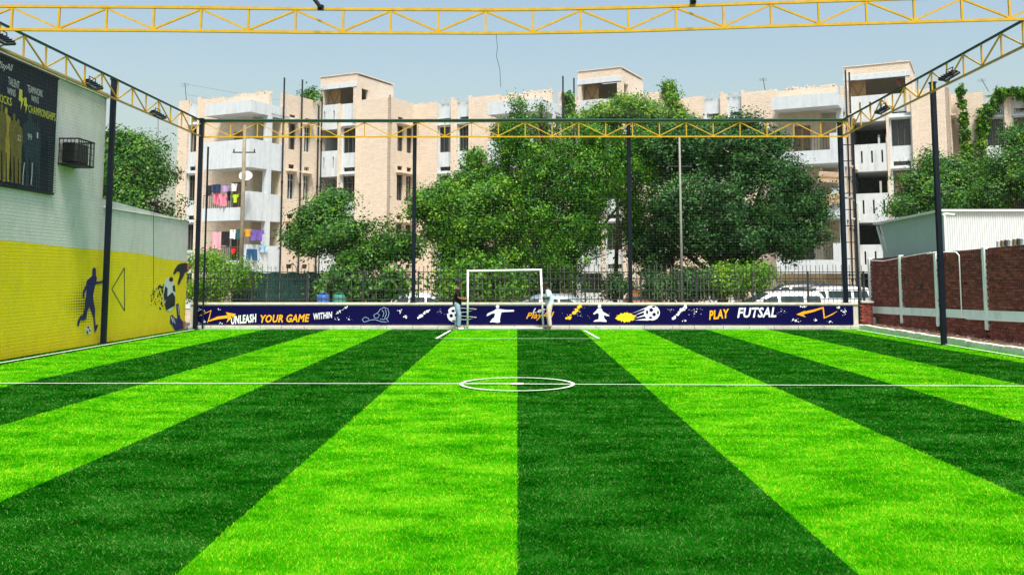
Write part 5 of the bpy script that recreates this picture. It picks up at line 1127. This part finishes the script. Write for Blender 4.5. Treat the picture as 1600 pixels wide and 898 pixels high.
# ================================================================== PEOPLE
def skin(name, V, E, rad, m, parent, lvl=2):
    me = bpy.data.meshes.new(name); me.from_pydata(V, E, []); ob = bpy.data.objects.new(name, me); COL.objects.link(ob)
    md = ob.modifiers.new('s', 'SKIN'); md.use_smooth_shade = True
    for i, r_ in enumerate(rad):
        d = me.skin_vertices[0].data[i]; d.radius = (r_, r_) if not isinstance(r_, tuple) else r_
        d.use_root = (i == 0)
    sd = ob.modifiers.new('d', 'SUBSURF'); sd.levels = lvl; sd.render_levels = lvl
    bpy.context.view_layer.update()
    nm = bpy.data.meshes.new_from_object(ob.evaluated_get(bpy.context.evaluated_depsgraph_get())); bpy.data.objects.remove(ob)
    nm.name = name; nm.materials.clear(); nm.materials.append(m); nm.polygons.foreach_set('use_smooth', [True] * len(nm.polygons))
    o = bpy.data.objects.new(name, nm); COL.objects.link(o); o.parent = parent; return o
def person(loc, flip, label, J, mats, sleeve=True, H=1.0):
    """figure looking along +x (flip: -x). J: joint positions."""
    t = empty('person', loc, R(180) if flip else 0, label, 'person'); ms, mtop, mtr, mshoe, mhair = mats
    V = []; E = []; Rd = []; idx = {}
    def add(k, p, r_, par=None):
        idx[k] = len(V); V.append(tuple(p)); Rd.append(r_)
        if par: E.append((idx[par], idx[k]))
    add('pelvis', J['pelvis'], (.135, .11)); add('waist', J['waist'], (.13, .10), 'pelvis'); add('chest', J['chest'], (.15, .115), 'waist'); add('neckb', J['neckb'], (.075, .075), 'chest'); add('neck', J['neck'], .052, 'neckb')
    add('jaw', J['jaw'], (.062, .072), 'neck'); add('head', J['head'], (.078, .095), 'jaw'); add('crown', J['crown'], (.058, .07), 'head')
    for s in ('l', 'r'):
        add('sh' + s, J['sh' + s], .068, 'chest'); add('el' + s, J['el' + s], .045, 'sh' + s); add('wr' + s, J['wr' + s], .030, 'el' + s); add('pa' + s, J['pa' + s], (.030, .036), 'wr' + s)
        hd = (Vector(J['pa' + s]) - Vector(J['wr' + s])).normalized(); sv = Vector((0, 0, 1)); sv = (sv - hd * sv.dot(hd)).normalized(); cu = hd.cross(sv) * (1 if s == 'l' else -1)
        for k in range(4):
            f0 = Vector(J['pa' + s]) + hd * .045 + sv * (.030 - .020 * k); ln = (.036, .040, .037, .028)[k]
            add('f%d' % k + s, f0, .0095, 'pa' + s); add('g%d' % k + s, f0 + hd * ln * .8 + cu * ln * .5, .0085, 'f%d' % k + s); add('h%d' % k + s, f0 + hd * ln * .8 + cu * ln * 1.4, .0075, 'g%d' % k + s)
        th = Vector(J['pa' + s]) - hd * .01 + sv * .034 + cu * .01; add('t0' + s, th, .012, 'pa' + s); add('t1' + s, th + hd * .035 + sv * .02 + cu * .02, .0105, 't0' + s); add('t2' + s, th + hd * .06 + sv * .015 + cu * .045, .0085, 't1' + s)
        add('hp' + s, J['hp' + s], .088, 'pelvis'); add('kn' + s, J['kn' + s], .056, 'hp' + s); add('an' + s, J['an' + s], .038, 'kn' + s); add('to' + s, J['to' + s], .034, 'an' + s)
    body = skin('body', V, E, Rd, ms, t, 2)
    # face: nose, ears, eyes, mouth
    hd = Vector(J['head']); jw = Vector(J['jaw']); fx = Vector((1, 0, 0)); up = (hd - jw).normalized(); fwd = (fx - up * fx.dot(up)).normalized()
    fc = hd.lerp(jw, .45)
    MB().tube([fc + fwd * .085 + up * .03, fc + fwd * .115 - up * .005, fc + fwd * .09 - up * .012], [.008, .014, .008], 6).build('nose', ms, body, True)
    for s in (-1, 1):
        MB().tube([fc + Vector((0, s * .074, .02)), fc + Vector((-.01, s * .092, .0)), fc + Vector((0, s * .076, -.03))], [.008, .016, .008], 6).build('ear', ms, body, True)
        MB().tube([fc + fwd * .082 + Vector((0, s * .032, .034)), fc + fwd * .092 + Vector((0, s * .032, .034))], .010, 8).build('eye', M_dark, body)
    MB().tube([jw + fwd * .078 + Vector((0, -.022, -.0)), jw + fwd * .086, jw + fwd * .078 + Vector((0, .022, 0))], .006, 5).build('mouth', mat('lip', (.16, .06, .05), .6, 0), body)
    # hair shell
    hc = hd + up * .018 - fwd * .012; mb = MB(); n1, n2 = 8, 16
    for j in range(n1):
        for i in range(n2):
            def q(jj, ii):
                th_ = math.pi * .62 * jj / n1; ph = 6.2832 * ii / n2; rr = .126 * (1 + .04 * math.sin(ii * 5 + jj * 3)); front = .5 + .5 * math.cos(ph); th2 = th_ * (1 - .34 * front)
                return hc + up * (math.cos(th2) * rr) + fwd * (math.sin(th2) * math.cos(ph) * rr * .98) + Vector((0, math.sin(th2) * math.sin(ph) * rr * .82, 0))
            mb.quad(q(j, i), q(j + 1, i), q(j + 1, i + 1), q(j, i + 1))
    mb.build('hair', mhair, body, True)
    # shirt
    V = []; E = []; Rd = []; idx = {}
    P_ = lambda a, b, k: Vector(J[a]).lerp(Vector(J[b]), k)
    add('hem', Vector(J['pelvis']) + Vector((0, 0, -.10)), (.175, .165)); add('pelvis', J['pelvis'], (.175, .16), 'hem'); add('waist', J['waist'], (.170, .155), 'pelvis'); add('chest', J['chest'], (.185, .160), 'waist'); add('neckb', P_('chest', 'neckb', .9), (.085, .085), 'chest')
    for s in ('l', 'r'): add('sh' + s, J['sh' + s], .082, 'chest'); add('m' + s, P_('sh' + s, 'el' + s, .55), .072, 'sh' + s); add('c' + s, P_('sh' + s, 'el' + s, .88), .070, 'm' + s)
    skin('shirt', V, E, Rd, mtop, body, 2)
    # trousers
    V = []; E = []; Rd = []; idx = {}
    add('pelvis', P_('pelvis', 'waist', .6), (.150, .135)); add('pel2', J['pelvis'], (.155, .140), 'pelvis')
    for s in ('l', 'r'): add('hp' + s, J['hp' + s], .112, 'pel2'); add('md' + s, P_('hp' + s, 'kn' + s, .5), .098, 'hp' + s); add('kn' + s, J['kn' + s], .084, 'md' + s); add('cf' + s, P_('kn' + s, 'an' + s, .55), .078, 'kn' + s); add('an' + s, P_('kn' + s, 'an' + s, 1.0), .072, 'cf' + s)
    skin('trousers', V, E, Rd, mtr, body, 2)
    for s in ('l', 'r'):
        a = Vector(J['an' + s]); b = Vector(J['to' + s]); dv = Vector((b.x - a.x, b.y - a.y, 0)).normalized(); V = []; E = []; Rd = []; idx = {}
        add('h', a - dv * .045 + Vector((0, 0, -.045)), (.045, .040)); add('m', a + dv * .07 + Vector((0, 0, -.045)), (.048, .038), 'h'); add('t', b + dv * .05 + Vector((0, 0, .003)), (.046, .030), 'm'); add('k', a + Vector((0, 0, -.01)), .048, 'h')
        skin('shoe', V, E, Rd, mshoe, body, 2)
    return t
M_skin = mat('brown_skin', (.20, .105, .065), .55, .08, 8); M_hair = mat('black_hair', (.012, .011, .010), .5, .1, 20)
mA = (M_skin, mat('black_tshirt', (.010, .010, .012), .85, .2, 8), mat('washed_jeans', (.22, .32, .40), .85, .30, 9), M_bwhite, M_hair)
mB = (mat('dark_brown_skin', (.11, .06, .04), .55, .08, 8), mat('pale_blue_shirt', (.52, .62, .72), .85, .10, 7), mat('beige_trousers', (.62, .53, .42), .85, .10, 7), mat('dark_shoe', (.03, .025, .022), .5, .1), M_hair)
px_ = atY(714.5, 512, GY).x; post_l = atY(730.8, 466, GY).x - px_
JA = dict(pelvis=(-.01, 0, .92), waist=(-.01, 0, 1.06), chest=(-.01, 0, 1.27), neckb=(.01, 0, 1.42), neck=(.03, 0, 1.48), jaw=(.07, 0, 1.545), head=(.065, 0, 1.62), crown=(.06, 0, 1.67),
    shl=(0, .175, 1.37), ell=(.03, .215, 1.10), wrl=(.25, .10, 1.09), pal=(post_l - .06, .05, 1.11), shr=(0, -.175, 1.37), elr=(.04, -.20, 1.11), wrr=(.25, -.12, 1.05), par=(post_l - .05, -.055, 1.07),
    hpl=(-.01, .09, .86), knl=(.03, .11, .48), anl=(-.05, .11, .085), tol=(.08, .13, .03), hpr=(-.01, -.09, .86), knr=(.08, -.11, .48), anr=(.06, -.11, .085), tor=(.19, -.12, .03))
person((px_, GY - .02, 0), False, 'person in black T-shirt and blue jeans holding the left goal post', JA, mA)
px_ = atY(857.5, 512, GY).x; post_r = px_ - atY(847.2, 466, GY).x
JB = dict(pelvis=(-.03, 0, .90), waist=(-.03, 0, 1.04), chest=(0, 0, 1.24), neckb=(.03, 0, 1.38), neck=(.06, 0, 1.43), jaw=(.125, 0, 1.475), head=(.115, 0, 1.55), crown=(.10, 0, 1.60),
    shl=(.01, .17, 1.34), ell=(.02, .21, 1.08), wrl=(post_r - .12, .10, 1.10), pal=(post_r - .055, .05, 1.12), shr=(.01, -.17, 1.34), elr=(-.02, -.21, 1.08), wrr=(post_r - .14, -.12, 1.08), par=(post_r - .055, -.055, 1.09),
    hpl=(-.03, .085, .84), knl=(.0, .10, .47), anl=(-.05, .10, .085), tol=(.08, .11, .03), hpr=(-.03, -.085, .84), knr=(.0, -.10, .47), anr=(-.02, -.10, .085), tor=(.11, -.12, .03))
person((px_, GY - .02, 0), True, 'person in pale blue shirt and beige trousers holding the right goal post', JB, mB)
